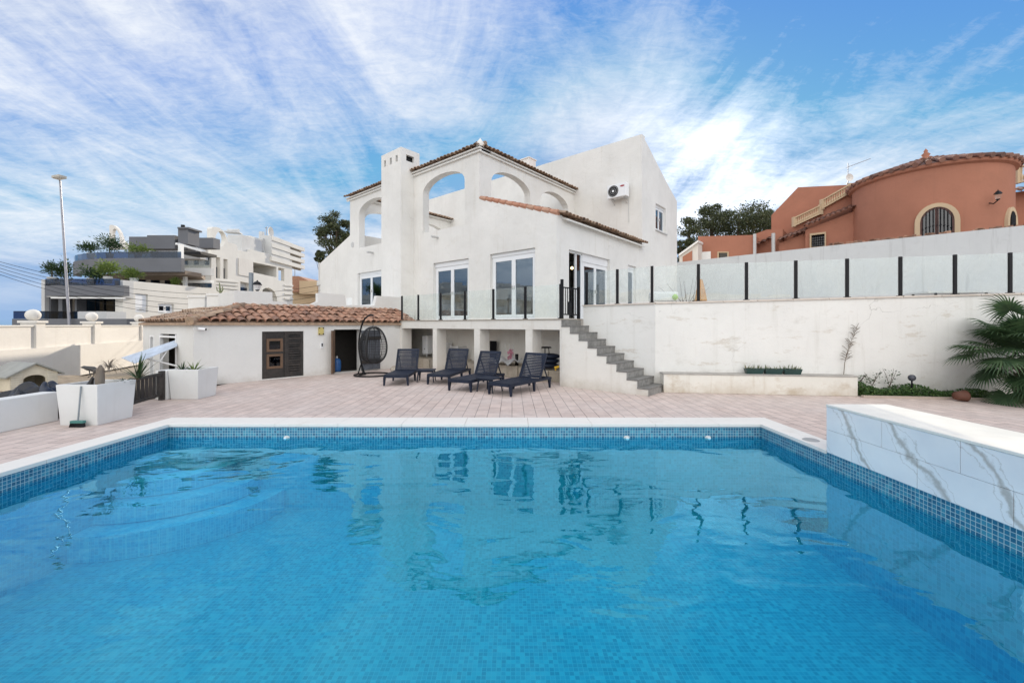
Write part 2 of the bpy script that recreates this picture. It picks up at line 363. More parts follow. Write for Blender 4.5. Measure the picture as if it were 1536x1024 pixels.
m_pool = mosaic('pool_mosaic', (.018, .225, .33), (.03, .305, .435), (.06, .39, .51), (.08, .36, .47))
m_band = mosaic('waterline_mosaic', (.02, .11, .20), (.03, .20, .32), (.07, .32, .42), (.40, .52, .55), size=.04)
m_water = water_mat(); m_marble = marble()
m_win = glass_clear('window_glass', (.26, .31, .36), .12, gc=(.72, .86, 1))
m_rail = glass_clear('rail_glass', (.96, .99, .985), .0, dust=.08)
m_rail2 = glass_clear('dusty_rail_glass', (.95, .975, .965), .02, dust=.11, dustc=(.60, .62, .60))
m_tglass = glass_clear('tinted_glass', (.20, .30, .42), .0)
m_dark = plain('dark_void', (.01, .01, .011), .6)
m_orange = stucco('terracotta_stucco', (.43, .19, .125), stain=(.26, .13, .09), amt=.25, streak=.3, bump=.45, tint=.1)
m_sand = stucco('sand_trim', (.58, .44, .29), amt=.1, streak=.1)
m_grey = plain('grey_render', (.13, .135, .15), .8, var=.08, scale=1)
m_lgrey = plain('light_grey_render', (.55, .55, .54), .85, var=.08, scale=1)
m_wb = stucco('block_stucco', (.74, .72, .67), amt=.12, streak=.2)
m_bark = plain('bark', (.09, .065, .045), .95, var=.4, scale=12, bump=.8)
def leafm(n, a, b, c=None, tr=.3): return island(n, a, b, c, rough=.6, bump=0, damt=.1, trans=tr)
m_pine = leafm('pine_leaves', (.030, .042, .016), (.065, .085, .03), (.10, .11, .045), .22)
m_leafd = leafm('dark_leaves', (.02, .05, .02), (.05, .10, .03), tr=.2)
m_leafy = leafm('bright_leaves', (.08, .14, .03), (.20, .26, .05), tr=.35)
m_ivy = leafm('ivy_leaves', (.03, .075, .02), (.07, .15, .035), (.12, .2, .05))
m_palm = leafm('palm_leaves', (.03, .07, .028), (.075, .13, .05), (.05, .10, .04), .3)
m_succ = leafm('succulent', (.18, .20, .10), (.10, .17, .07), (.28, .25, .15), .2)
m_dry = leafm('dry_leaves', (.22, .18, .14), (.30, .25, .2), tr=.3)
# ------------------------------------------------------------------ ground and pool
PX0, PX1, PY1, PY0 = -5.32, 3.86, 6.46, -.35
WL = -.20
def frame_sheet(mb, X0, X1, Y0, Y1, hx0, hx1, hy0, hy1, z0, z1):
    mb.box(X0, hx0, Y0, Y1, z0, z1); mb.box(hx1, X1, Y0, Y1, z0, z1); mb.box(hx0, hx1, Y0, hy0, z0, z1); mb.box(hx0, hx1, hy1, Y1, z0, z1)
g = MB(); frame_sheet(g, -900, 900, -900, 1200, PX0 - .25, PX1 + .25, PY0 - .25, PY1 + .3, -.5, -.06)
m_ground = plain('dry_ground', (.30, .26, .21), .95, var=.25, scale=.3)
tag(g.build('ground', m_ground), kind='structure')
g = MB(); frame_sheet(g, -7.5, 15, -6, 16.5, PX0 - .2, PX1 + .2, PY0 - .2, PY1 + .2, -.055, 0)
tag(g.build('pool_deck', m_pave), kind='structure')
# pool basin: floor and walls with real thickness
g = MB(); D0 = -1.3
g.box(PX0 - .15, PX1 + .15, PY0 - .15, PY1 + .15, D0 - .1, D0)
g.box(PX0 - .15, PX0, PY0 - .15, PY1 + .15, D0, -.235); g.box(PX1, PX1 + .15, PY0 - .15, PY1 + .15, D0, -.235)
g.box(PX0, PX1, PY1, PY1 + .15, D0, -.235); g.box(PX0, PX1, PY0 - .15, PY0, D0, -.235)
tag(g.build('pool_basin', m_pool), kind='structure')
g = MB(); e = .006
g.box(PX0 - .15, PX0, PY0 - .15, PY1 + .15, -.235, -.005); g.box(PX1, PX1 + .15, PY0 - .15, PY1 + .15, -.235, -.005)
g.box(PX0, PX1, PY1, PY1 + .15, -.235, -.005); g.box(PX0, PX1, PY0 - .15, PY0, -.235, -.005)
tag(g.build('pool_waterline_band', m_band), kind='structure')
g = MB()
for k, rr in enumerate((.6, .92, 1.24, 1.56)):
    zt = -.36 - .21 * k; a0 = 0
    pts = [(PX0 + .002, PY1 - .002)] + [(PX0 + .002 + rr * 1.15 * sin(pi / 2 * i / 20), PY1 - .002 - rr * .95 * cos(pi / 2 * i / 20)) for i in range(21)]
    g.prism(pts, D0 + .003 if k == 3 else zt - .2, zt)
m_poolstep = mosaic('pool_step_mosaic', (.06, .31, .47), (.09, .39, .56), (.15, .47, .62), (.22, .48, .60))
tag(g.build('pool_steps', m_poolstep), kind='structure')
g = MB(); nx, ny = 60, 50
g.add([(PX0 + .002 + (PX1 - PX0 - .004) * i / nx, PY0 + .002 + (PY1 - PY0 - .004) * j / ny, WL) for j in range(ny + 1) for i in range(nx + 1)],
      [(j * (nx + 1) + i, j * (nx + 1) + i + 1, (j + 1) * (nx + 1) + i + 1, (j + 1) * (nx + 1) + i) for j in range(ny) for i in range(nx)])
tag(g.build('water', m_water, smooth=True, recalc=False), kind='structure')
g = MB(); cw = .32
def cop_piece(x0, x1, y0, y1): g.box(x0, x1, y0, y1, -.03, .018)
n = 10
for i in range(n):
    a, b = PX0 - cw + (PX1 - PX0 + 2 * cw) * i / n, PX0 - cw + (PX1 - PX0 + 2 * cw) * (i + 1) / n
    cop_piece(a + .002, b - .002, PY1 - .02, PY1 + .44); cop_piece(a + .002, b - .002, PY0 - .3, PY0 + .02)
for i in range(8):
    a, b = PY0 + .02 + (PY1 - PY0 - .04) * i / 8, PY0 + .02 + (PY1 - PY0 - .04) * (i + 1) / 8
    cop_piece(PX0 - cw, PX0 + .02, a + .002, b - .002)
for a, b in ((PY0 + .02, 1.1), (1.1, 2.15), (2.15, 3.12), (5.105, 5.77), (5.77, 6.44)): cop_piece(PX1 - .02, PX1 + cw, a + .002, b - .002)
tag(g.build('pool_coping', m_cop, bevel=.006), kind='structure')
# inlets and lights on the far pool wall, lid in the coping
for i, (px, py, lb) in enumerate(((430, 657, 'small white pool inlet on the far wall in front of the egg chair'), (940, 660, 'small white pool inlet on the far wall below the stairs'), (1062, 658, 'small white pool nozzle nearest the far right pool corner'))):
    x = W(px, py, PY1)[0]; t = thing('pool_inlet', lb, 'pool inlet', (x, PY1, -.22), 0, 'white inlets at the waterline')
    g = MB(); g.lathe((0, 0, 0), [(.001, .02), (.03, .018), (.045, .008), (.05, 0)], 18); g.v = [(v[0] + x, PY1 - v[2], v[1] * .8 - .205) for v in g.v]; g.build('flange', m_lgrey, t, smooth=True)
    g = MB(); g.tube([(x, PY1 - .02, -.20), (x, PY1 - .05, -.20)], .022, 10); g.build('nozzle', m_pvc, t)
g = MB(); g.lathe((3.98, 5.55, .019), [(.001, .008), (.085, .008), (.1, 0)], 24)
tag(g.build('skimmer_lid', plain('grey_plastic', (.35, .35, .34), .6), loc=(3.98, 5.55, .019)), 'round grey skimmer lid in the coping at the marble block', 'lid')
# marble clad block
X0, X1, Y0, Y1, ZB = 3.848, 4.58, 3.125, 5.10, .58
t = thing('marble_block', 'white marble tiled block with grey veins on the right pool edge', 'wall', ((X0 + X1) / 2, (Y0 + Y1) / 2, .019))
g = MB(); g.box(X0 + .012, X1 - .012, Y0 + .012, Y1 - .012, -.004, ZB - .03); g.build('core', plain('grout', (.60, .60, .58), .9), t)
g = MB()
for r in range(2):
    z0 = -.002 + r * .278; z1 = z0 + .274; off = 0 if r == 1 else .38
    ys = [Y1] + [y for y in [Y1 - off - .762 * k for k in range(0 if off else 1, 4)] if Y0 + .02 < y < Y1 - .02] + [Y0]
    for y1, y0 in zip(ys, ys[1:]):
        g.box(X0, X0 + .014, y0 + .003, y1 - .003, z0, z1); g.box(X1 - .014, X1, y0 + .003, y1 - .003, z0, z1)
    g.box(X0 + .015, X1 - .015, Y0, Y0 + .013, z0, z1); g.box(X0 + .015, X1 - .015, Y1 - .013, Y1, z0, z1)
g.build('marble_tile', m_marble, t)
g = MB(); g.box(X0 - .004, X1 + .004, Y0 - .004, Y1 + .004, ZB - .028, ZB); g.build('cap', plain('cream_stone', (.80, .77, .70), .35, var=.05), t, bevel=.004)
# ------------------------------------------------------------------ roof tile helper
def tiles(mb, O, U, V, w, step, nu, nv, r=None, keep=None, jit=.012):
    O, U, V = Vector(O), Vector(U).normalized(), Vector(V).normalized(); Nn = U.cross(V).normalized()
    if Nn.z < 0: Nn = -Nn
    r = r or w * .5
    for j in range(nv):
        for i in range(nu):
            c = O + U * (i + .5) * w + V * (j * step)
            if keep and not keep(c): continue
            c = c + Vector([random.uniform(-jit, jit) for _ in range(3)]); k = 6; vs = []
            for (d, rr, up) in ((0, r, .03), (step * 1.2, r * .82, .012)):
                for m in range(k + 1):
                    an = pi * m / k; vs.append(c + V * d - U * cos(an) * rr + Nn * (sin(an) * rr * .8 + up))
                for m in range(k + 1):
                    an = pi * m / k; vs.append(c + V * d - U * cos(an) * (rr - .016) + Nn * (sin(an) * (rr - .016) * .8 + up))
            q = k + 1; fs = []
            for m in range(k):
                fs += [(m, m + 1, 2 * q + m + 1, 2 * q + m), (q + m, 3 * q + m, 3 * q + m + 1, q + m + 1), (m, q + m, q + m + 1, m + 1)]
            mb.add(vs, fs)
# ------------------------------------------------------------------ windows and doors
def window(root, P, s0, s1, z0, z1, d=.12, n=2, name='window', shutter=.0, sill=0, fw=.065, mat=None, glass=None, label=None):
    mat = mat or m_pvc; glass = glass or m_win; g = MB(); t = .05
    zt = z1 - shutter
    def bar(a0, a1, b0, b1, e0=0, e1=t): g.slab(P, rect(a0, a1, b0, b1), (), d + e0, d + e1)
    if shutter: bar(s0 + .004, s1 - .004, zt, z1 - .004, -.03, t + .03)
    bar(s0 + .004, s0 + fw, z0 + .004, zt); bar(s1 - fw, s1 - .004, z0 + .004, zt); bar(s0 + fw, s1 - fw, zt - fw, zt); bar(s0 + fw, s1 - fw, z0 + .004, z0 + fw)
    iw = (s1 - s0 - 2 * fw) / n
    for i in range(n):                                   # each sash
        a, b = s0 + fw + iw * i, s0 + fw + iw * (i + 1)
        for q in ((a + .002, a + fw * .95), (b - fw * .95, b - .002)): bar(q[0], q[1], z0 + fw, zt - fw, -.015, t - .01)
        bar(a + fw * .95, b - fw * .95, z0 + fw, z0 + fw * 2, -.015, t - .01); bar(a + fw * .95, b - fw * .95, zt - fw * 1.9, zt - fw, -.015, t - .01)
    f = g.build(name, mat, root)
    if label: f['label'] = label
    g = MB(); g.slab(P, rect(s0 + fw, s1 - fw, z0 + fw, zt - fw), (), d + .012, d + .018); g.build('pane', glass, f)
    for q in range(n):
        if n < 2: break
        hs_ = s0 + fw + iw * q + (iw - fw * .5 if q == 0 else fw * .5); g = MB(); zc_ = z0 + (zt - z0) * .5; g.slab(P, rect(hs_ - .012, hs_ + .012, zc_ - .06, zc_ + .06), (), d - .05, d - .017); g.build('handle', m_lgrey, f)
    if sill:
        g = MB(); g.slab(P, rect(s0 - .06, s1 + .06, z0 - .05, z0 - .005), (), -.06, d); g.build('sill', m_lgrey, f)
    return f
# ------------------------------------------------------------------ the white villa
AC, AU, AL = pa(835, 10.45), pa(719, 10.45), pa(525, 10.45)       # lower corner, upper corner, left end
bF, bT, bE = 10.45, 16.7, 20.9
RZ = -atan2(NAx, NAy)
villa = thing('white_villa', 'large white stucco villa with arched upper gallery and tiled copings', 'house', R(-14, 14, 0), RZ)
d1 = rect(pa(650, bF), pa(703, bF), 1.72, 3.96); d2 = rect(pa(735, bF), pa(802.5, bF), 1.72, 3.98)
w3 = rect(pa(536.5, bF), pa(536.5, bF) + 2.1, 2.35, 4.02)
a1 = arch(pa(634.5, bF), pa(697, bF), 5.22, 6.85, 7.36); a2 = arch(pa(538.5, bF), pa(538.5, bF) + 2.46, 5.22, 6.85, 7.36)
A5 = pa(480, bF)
g = MB(); g.slab(PA(bF), [(A5, 0), (AC, 0), (AC, 4.9), (AU, 6.0), (AU, 7.74), (AL, 7.74), (AL, 5.95), (A5, 4.88)], [d1, d2, w3, a1, a2], 0, .3)
g.build('front_wall', m_house, villa)
dB = rect(pbb(853.4, AC), pbb(915, AC), 1.75, 3.92); wN = rect(pbb(942, AC), pbb(954.5, AC), 2.0, 3.9)
g = MB(); g.slab(PB(AC), rect(bF + .3, bT, 0, 4.88), [dB, wN], 0, .3); g.build('side_wall', m_house, villa)
ar = [arch(bF + .62, bF + 2.93, 6.02, 6.8, 7.33), arch(bF + 3.62, bF + 5.78, 6.02, 6.8, 7.33)]
g = MB(); g.slab(PB(AU), rect(bF + .3, bT, 5.0, 7.74), ar, 0, .3); g.build('gallery_wall', m_house, villa)
al = [arch(bF + .62, bF + 2.95, 6.0, 6.8, 7.33), arch(bF + 3.64, bF + 5.78, 5.4, 6.8, 7.33)]
g = MB(); g.slab(PL(AL), rect(bF + .3, bT, 0, 7.74), al, 0, .3); g.build('gallery_wall', m_house, villa)
g = MB(); g.box(AL + .3, AU - .3, bF + .3, bT, 4.9, 5.05, R); g.box(AU - .3, AC - .3, bF + .3, bT, 4.55, 4.7, R); g.box(A5, AC - .3, bF + .3, bT, 1.5, 1.68, R); g.box(AC - .3, AC - .0, bF + .31, bT, 1.5, 1.6, R)
g.box(-13.3, -13.15, bF + .3, bT, 1.68, 4.9, R)
g.build('floor_slab', plain('plain_plaster', (.5, .47, .42), .9), villa)
# left buttress side and chimney
g = MB(); g.box(A5, A5 + .3, bF + .3, bT, 0, 4.86, R); g.box(A5 + .3, AL, bF + .3, bT, 4.7, 4.85, R); g.build('annex_wall', m_house, villa)
ch0, ch1, bC = pa(572, 9.82), pa(601.5, 9.82), 9.82
chm = MB(); chm.box(ch0, ch1, bC, bF - .002, 0, 8.0, R); chm.box(ch0, ch1, bF - .002, bF + .28, 7.5, 8.0, R)
# chimney head with small openings
hs = [rect(ch0 + .2 + k * .42, ch0 + .34 + k * .42, 8.15, 8.42) for k in range(3)]
chm.slab(PA(bC), rect(ch0, ch1, 8.0, 8.62), hs, 0, .12); chm.slab(PA(bF + .16), rect(ch0, ch1, 8.0, 8.62), hs, 0, .12)
chm.slab(PB(ch1), rect(bC + .12, bF + .16, 8.0, 8.62), [rect(bC + .25, bF - .0, 8.2, 8.45)], 0, .12); chm.slab(PL(ch0), rect(bC + .12, bF + .16, 8.0, 8.62), [rect(bC + .25, bF, 8.2, 8.45)], 0, .12)
chm.box(ch0, ch1, bC, bF + .28, 8.62, 8.68, R)
cho = chm.build('chimney', m_house, villa)
g = MB(); g.box(ch0 + .2, ch1 - .16, bC + .17, bF + .08, 8.0, 8.6, R); g.build('flue_shade', m_dark, cho)  # near-black flue box: the shade inside the slots is in its colour
# tall rear block
AT = pa(638, bT)
g = MB(); g.slab(PA(bT), rect(AT - .25, AC, 0, 9.48), (), 0, .3); g.build('tall_wall', m_house, villa)
wS = rect(pbb(983.5, AC), pbb(999, AC), 5.77, 6.95)
g = MB(); g.slab(PB(AC), [(bT + .3, 0), (bE, 0), (bE, 7.63), (19.45, 8.23), (bT + .3, 9.36)], [wS], 0, .3); g.build('tall_side_wall', m_house, villa)
g = MB(); g.slab(PL(AT - .25), [(bT + .3, 0), (bE, 0), (bE, 7.6), (bT + .3, 9.3)], (), 0, .3); g.slab(PA(bE - .3), rect(AT + .05, AC - .3, 0, 7.6), (), 0, .3); g.build('rear_wall', m_house, villa)
g = MB(); g.add([R(AT, bT + .3, 9.38), R(AC - .3, bT + .3, 9.38), R(AC - .3, bE - .1, 7.6), R(AT, bE - .1, 7.6), R(AT, bT + .3, 9.2), R(AC - .3, bT + .3, 9.2), R(AC - .3, bE - .1, 7.45), R(AT, bE - .1, 7.45)],
              [(0, 1, 2, 3), (7, 6, 5, 4), (0, 4, 5, 1), (1, 5, 6, 2), (2, 6, 7, 3), (3, 7, 4, 0)]); rf = g.build('roof', m_tile, villa)
c0, c1 = pa(779, 17.6), pa(793.5, 17.6); g = MB(); g.box(c0, c1, 17.6, 18.2, 8.6, za(786, 239, 17.6), R); g.box(c0 - .04, c1 + .04, 17.56, 18.24, za(786, 239, 17.6), za(786, 239, 17.6) + .05, R); g.build('chimney', m_house, rf)
# lean-to roof with tiles; verge of red tiles on the front, eave over the side
rise = (6.0 - 4.9); run = AC - AU; L_ = sqrt(rise ** 2 + run ** 2)
g = MB(); g.add([R(AU, bF + .3, 5.95), R(AC + .18, bF + .3, 5.95 - rise * (run + .18) / run), R(AC + .18, bT, 5.95 - rise * (run + .18) / run), R(AU, bT, 5.95), R(AU, bF + .3, 5.8), R(AC + .18, bF + .3, 4.74), R(AC + .18, bT, 4.74), R(AU, bT, 5.8)],
              [(0, 1, 2, 3), (7, 6, 5, 4), (0, 4, 5, 1), (1, 5, 6, 2), (2, 6, 7, 3), (3, 7, 4, 0)]); lr = g.build('lean_to_roof', m_house, villa)
g = MB(); e0 = Vector(R(AC + .26, bF + .05, 4.86)); e1 = Vector(R(AU, bF + .05, 6.03)); V = (e1 - e0)
tiles(g, e0, Vector(R(0, 1, 0)), V, .20, .36, 31, 10); g.build('eave_tiles', m_tiledark, lr)
g = MB(); V1 = Vector(R(AU, bF, 6.05)) - Vector(R(AC, bF, 4.95))
for i in range(11):
    p = Vector(R(AC + .02, bF + .06, 4.93)) + V1 * (i / 11); q = p + V1 / 11 * 1.06
    g.tube([p, q], [.10, .075], 8)
g.build('verge_tiles', m_tilered, lr)
# moulding band under eaves and tiled copings of the gallery
def coping(P, s0, s1, z, rear=.42, out=.2):
    g = MB(); g.slab(P, rect(s0, s1, z - .10, z - .045), (), -.08, .0)
    g.slab(P, rect(s0, s1, z - .0, z + .05), (), -.12, rear + .05); c = g.build('gallery_coping', m_house, villa)
    g = MB(); O = Vector(P(s0, z + .05, -out)); O2 = Vector(P(s0, z + .22, rear * .4)); U = Vector(P(s1, 0, 0)) - Vector(P(s0, 0, 0)); ln = U.length; n = int(ln / .2)
    tiles(g, O, U, O2 - O, ln / n, .2, n, 2)
    O = Vector(P(s0, z + .05, rear + .15)); tiles(g, O, U, O2 - O, ln / n, .2, n, 2)
    m = Vector(P(s0, z + .24, rear * .4)); k = int(ln / .35)
    for i in range(k): g.tube([m + U * (i / k), m + U * ((i + 1.1) / k)], [.1, .08], 8)
    g.build('coping_tiles', m_tiledark, c)
coping(PA(bF), AL - .2, AU + .12, 7.74); coping(PB(AU), bF + .02, bT, 7.74); coping(PL(AL), bF + .3, bT, 7.74)
g = MB(); g.lathe(R(AU + .02, bF + .02, 7.82), [(.13, 0), (.16, .1), (.09, .2), (.001, .32)], 10); g.build('corner_finial', m_cop, villa, smooth=True)
# doors and windows of the villa
def sz(r): return r[0][0], r[1][0], r[0][1], r[2][1]
window(villa, PA(bF), *sz(d1), shutter=.17, name='terrace_door', n=2, fw=.085)
window(villa, PA(bF), *sz(d2), shutter=.12, name='terrace_door', n=2, fw=.085)
window(villa, PA(bF), *sz(w3), shutter=.12, name='window', n=2, fw=.08)
s0, s1, z0, z1 = sz(dB)
sm = s0 + .95
window(villa, PB(AC), sm, s1, z0, z1, shutter=.26, name='sliding_door', n=2, fw=.075, label='white sliding door under a wide shutter box')
g = MB(); g.slab(PB(AC), rect(s0 + .55, s0 + .62, z0, z1 - .02), (), .1, .16); g.slab(PB(AC), rect(s0 + .88, s0 + .94, z0, z1 - .02), (), .1, .16); g.slab(PB(AC), rect(s0, sm, z1 - .06, z1 - .003), (), .1, .16)
f = g.build('open_door_leaf', m_pvc, villa); g = MB(); g.slab(PB(AC), rect(s0 + .62, s0 + .88, z0, z1 - .06), (), .125, .13); g.build('pane', m_win, f)
window(villa, PB(AC), *sz(wN), n=1, shutter=.12, name='narrow_window', fw=.07)
window(villa, PB(AC), *sz(wS), n=2, name='upper_window', fw=.06, sill=1, shutter=.1)
for px, py, pb_ in ((657, 356, 0), (560, 379, 0)):
    a = pa(px, bF); z = za(px, py, bF); g = MB(); g.tube([R(a - .0, bF, z), R(a, bF - .32, z - .01)], .045, 10); g.build('water_spout', m_lgrey, villa)
g = MB(); a = pa(529, bF); g.tube([R(a, bF - .02, za(529, 367, bF)), R(a, bF + .01, za(529, 367, bF))], .13, 16); g.build('vent', m_lgrey, villa)
# interior wall lamp (lit)
lp = thing('wall_lamp', 'small lit lamp inside the open terrace side door', 'lamp', R(AC - 1.2, pbb(858, AC - 1.2), 3.3))
g = MB(); c = R(AC - 1.2, pbb(858, AC - 1.2), zb(858, 402, AC - 1.2)); g.ball(c, .05); g.build('lamp_shade', emit('lit_shade', (1, .75, .4), 3), lp)
g = MB(); g.tube([(c[0], c[1], c[2] - .1), (c[0], c[1], 1.68)], .02); g.build('stand', m_black, lp)
# air conditioner on the tall wall
def ac_unit(root_label, a, z, b, w=.82, h=.56, dp=.3, off=.12):
    t = thing('air_conditioner', root_label, 'air conditioner', R(a, b - off - dp / 2, z), RZ)
    g = MB(); g.box(a - w / 2, a + w / 2, b - off - dp, b - off, z, z + h, R); bd = g.build('casing', m_pvc, t, bevel=.015)
    cx, cz = a - w * .18, z + h / 2; g = MB()
    g.slab(PA(b - off - dp - .012), [(cx + h * .42 * cos(q * pi / 12), cz + h * .42 * sin(q * pi / 12)) for q in range(24)], (), 0, .011); fg = g.build('fan_grille', m_black, t)
    g = MB()
    for rr in (.12, .2): g.loop([R(cx + rr * cos(q * pi / 8), b - off - dp - .018, cz + rr * sin(q * pi / 8)) for q in range(16)], .005, 5)
    g.build('guard_ring', m_lgrey, fg)
    g = MB(); g.slab(PA(b - off - dp - .012), [(cx + .05 * cos(q * pi / 8), cz + .05 * sin(q * pi / 8)) for q in range(16)], (), -.012, 0); g.build('hub', m_pvc, fg)
    for s in (-.28, .28):
        g = MB(); g.bar(R(a + s, b, z - .02), R(a + s, b - off - dp, z - .02), .03, .03); g.bar(R(a + s, b - .02, z - .22), R(a + s, b - off - dp * .7, z - .03), .02, .02); g.build('bracket', m_lgrey, t)
    return t
t = ac_unit('white air conditioner with black fan high on the tall villa wall', pa(931.5, bT), za(931, 301, bT) + .05, bT, w=.86)
a = pa(931.5, bT) + .26; z = za(931, 301, bT) + .48
g = MB(); g.slab(PA(bT - .12 - .3 - .008), [(a + .1 * cos(q * pi / 10), z + .035 * sin(q * pi / 10)) for q in range(20)], (), 0, .007); g.build('badge', plain('red_badge', (.35, .03, .04), .4), t)
g = MB(); a = pa(943, bT); g.tube([R(a, bT - .02, za(931, 301, bT)), R(a + .02, bT - .02, za(931, 301, bT) - 1.0)], .012, 6); g.build('pipe', m_lgrey, t)
# ------------------------------------------------------------------ terrace on pillars
bP = 8.83; aP0, aP1 = -12.85, pa(843, 8.83)
pod = thing('raised_terrace', 'white raised terrace on pillars with open storage bays below', 'terrace', R(-9, 9.6, 0), RZ)
g = MB(); g.box(aP0, aP1, bP, bF - .003, 1.42, 1.68, R); sl = g.build('slab', m_pod, pod, bevel=.01)
g = MB(); g.box(aP0 - .02, aP1 + .02, bP - .03, bF - .3, 1.682, 1.705, R); g.build('edge_trim', m_stone, sl)
pil = [(599.8, 603), (649, 655), (711, 719.5), (788, 798.5), (839.5, 843)]
for i, (x0, x1) in enumerate(pil):
    a0_, a1_ = pa(x0, bP), pa(x1, bP); 
    if i == 0: a0_ = aP0
    g = MB(); g.box(a0_, a1_, bP + .004, bP + .41, 0, 1.42, R); g.build('pillar', m_pod, pod)
g = MB(); g.box(-15.0, aP1 + .3, bP + 1.35, bP + 1.55, 0, 1.42, R); g.box(-15.2, -15.0, bP + .3, bP + 1.55, 0, 1.42, R); g.box(aP1 - .002, aP1 + .02, bP + .42, bP + 1.35, 0, 1.42, R); g.build('back_wall', m_pod, pod)
g = MB(); g.box(-15.0, aP0 - .0, bP - .2, bP + 1.5, 1.42, 1.6, R); g.build('rear_ceiling', m_pod, pod)
g = MB(); random.seed(3)
for i in range(4):
    a, aE = (pa(pil[i][0], bP) + .02 if i else -14.9), pa(pil[i + 1][0], bP) - .02
    while a < aE - .06:
        w = min(random.uniform(.28, .5), aE - a); g.box(a + .006, a + w - .006, bP + random.uniform(.43, .47), bP + 1.34, .0, random.uniform(.30, .35), R); a += w
g.build('stone_plinth', m_stone, pod, bevel=.015)
# stored things in the bays
def inbay(px, py, d): b = bP + d; return pa(px, b), b, za(px, py, b)
a, b, z = inbay(637, 531, 1.0)
t = thing('water_heater', 'white box water heater on the wall of the leftmost bay', 'heater', R(a, b, z), RZ); g = MB(); g.box(a - .16, a + .16, b, b + .3, z, z + .7, R); g.build('casing', m_pvc, t, bevel=.03)
g = MB(); g.slab(PA(b - .008), [(a + .02 * cos(q), z + .2 + .02 * sin(q)) for q in range(6)], (), 0, .007); g.build('knob', m_black, t)
g = MB(); g.tube([R(a, b + .1, z), R(a, b + .1, z - .15)], .02); g.build('pipe', m_lgrey, t)
a, b, z = inbay(657, 529, .85); ac_unit('old air conditioner half hidden behind the first terrace pillar', a - .05, .36, bP + 1.3, w=.7, h=.55, off=.03)
a, b, z = inbay(681, 529, .75)
t = thing('storage_crate', 'pale slatted crate on the stones in the second bay', 'crate', R(a, b, .35), RZ); g = MB()
for k in range(6): g.box(a - .22, a + .22, b, b + .015, .36 + k * .08, .36 + k * .08 + .055, R); g.box(a + .205, a + .22, b, b + .4, .36 + k * .08, .415 + k * .08, R)
g.build('slats', m_lgrey, t); g = MB(); g.box(a - .2, a + .2, b + .016, b + .4, .355, .38, R); g.box(a - .2, a - .17, b + .016, b + .04, .38, .84, R); g.box(a + .17, a + .2, b + .016, b + .04, .38, .84, R); g.build('frame', m_lgrey, t)
a, b, z = inbay(739, 535, 1.2)
t = thing('mesh_panel', 'black mesh vent panel leaning in the third bay', 'panel', R(a, b, .35), RZ); g = MB(); fr_ = (a - .13, a + .13)
for k in range(9): g.box(a - .13 + k * .032, a - .118 + k * .032, b, b + .012, .36, 1.0, R)
for k in range(14): g.box(a - .13, a + .14, b + .013, b + .02, .36 + k * .048, .375 + k * .048, R)
g.build('mesh', m_black, t)
g = MB(); g.box(a - .14, a + .15, b + .021, b + .03, .35, 1.02, R); g.build('backing', m_black, t)
a, b, z = inbay(766, 540, .7); random.seed(5)
t = thing('toy_bundle', 'pink net and sticks standing in the third bay', 'toy', R(a, b, .35), RZ); g = MB()
for k in range(60): 
    q, r = random.uniform(0, 6.28), random.uniform(.0, .1); h = random.uniform(.45, .8); c = R(a + r * cos(q), b + r * sin(q), h); g.ball(c, random.uniform(.018, .03), 6, jit=.006)
g.build('net', plain('pink_net', (.50, .22, .28), .8), t); g = MB()
for k in (-.25, -.05, .12): g.tube([R(a + k * .2, b, .35), R(a + k, b, .98)], .008, 6)
g.build('sticks', m_lgrey, t)
t = thing('dark_pot', 'tall dark pot beside the pink net in third bay', 'pot', R(a + .22, b, .35), RZ); g = MB(); g.lathe(R(a + .24, b, .34), [(.001, 0), (.06, .0), (.045, .15), (.05, .34), (.04, .34), (.03, .05)], 14); g.build('body', m_black, t, smooth=True)
t = thing('folded_sheet', 'pale grey plastic sheet slumped on stones in third bay', 'sheet', R(a - .3, b - .2, .35), RZ); g = MB(); random.seed(9)
nn = 8; g.add([R(a - .6 + 1.0 * i / nn, b - .45 + .5 * j / nn, .36 + .13 * sin(i * .9 + j * .4) ** 2 + .10 * (j / nn) + random.uniform(0, .03)) for j in range(nn + 1) for i in range(nn + 1)], [(j * (nn + 1) + i, j * (nn + 1) + i + 1, (j + 1) * (nn + 1) + i + 1, (j + 1) * (nn + 1) + i) for j in range(nn) for i in range(nn)])
g.build('sheet', plain('plastic_sheet', (.45, .45, .45), .5), t, smooth=True)
a, b, z = inbay(824, 545, .7)
t = thing('stool', 'black round stool stored in the rightmost bay', 'stool', R(a - .15, b, .35), RZ); g = MB(); g.lathe(R(a - .15, b, .9), [(.001, .03), (.17, .03), (.19, .0), (.001, -.01)], 18); g.build('seat', m_black, t, smooth=True)
for q in range(4):
    g = MB(); g.tube([R(a - .15 + .1 * cos(q * pi / 2 + .6), b + .1 * sin(q * pi / 2 + .6), .9), R(a - .15 + .17 * cos(q * pi / 2 + .6), b + .17 * sin(q * pi / 2 + .6), .35)], .012, 6); g.build('leg', m_black, t)
t = thing('cushion_pile', 'dark navy cushions piled in the rightmost bay', 'cushions', R(a, b - .1, .35), RZ)
for k in range(3):
    g = MB(); g.ball((0, 0, 0), 1, 16, 1); c = R(a + .02 * k, b - .05, .42 + .13 * k); g.v = [(c[0] + v[0] * .30, c[1] + v[1] * .2, c[2] + v[2] * .085) for v in g.v]; g.build('cushion', m_lounger, t, smooth=True)
c = R(pa(832, bP + .25), bP + .25, .35)
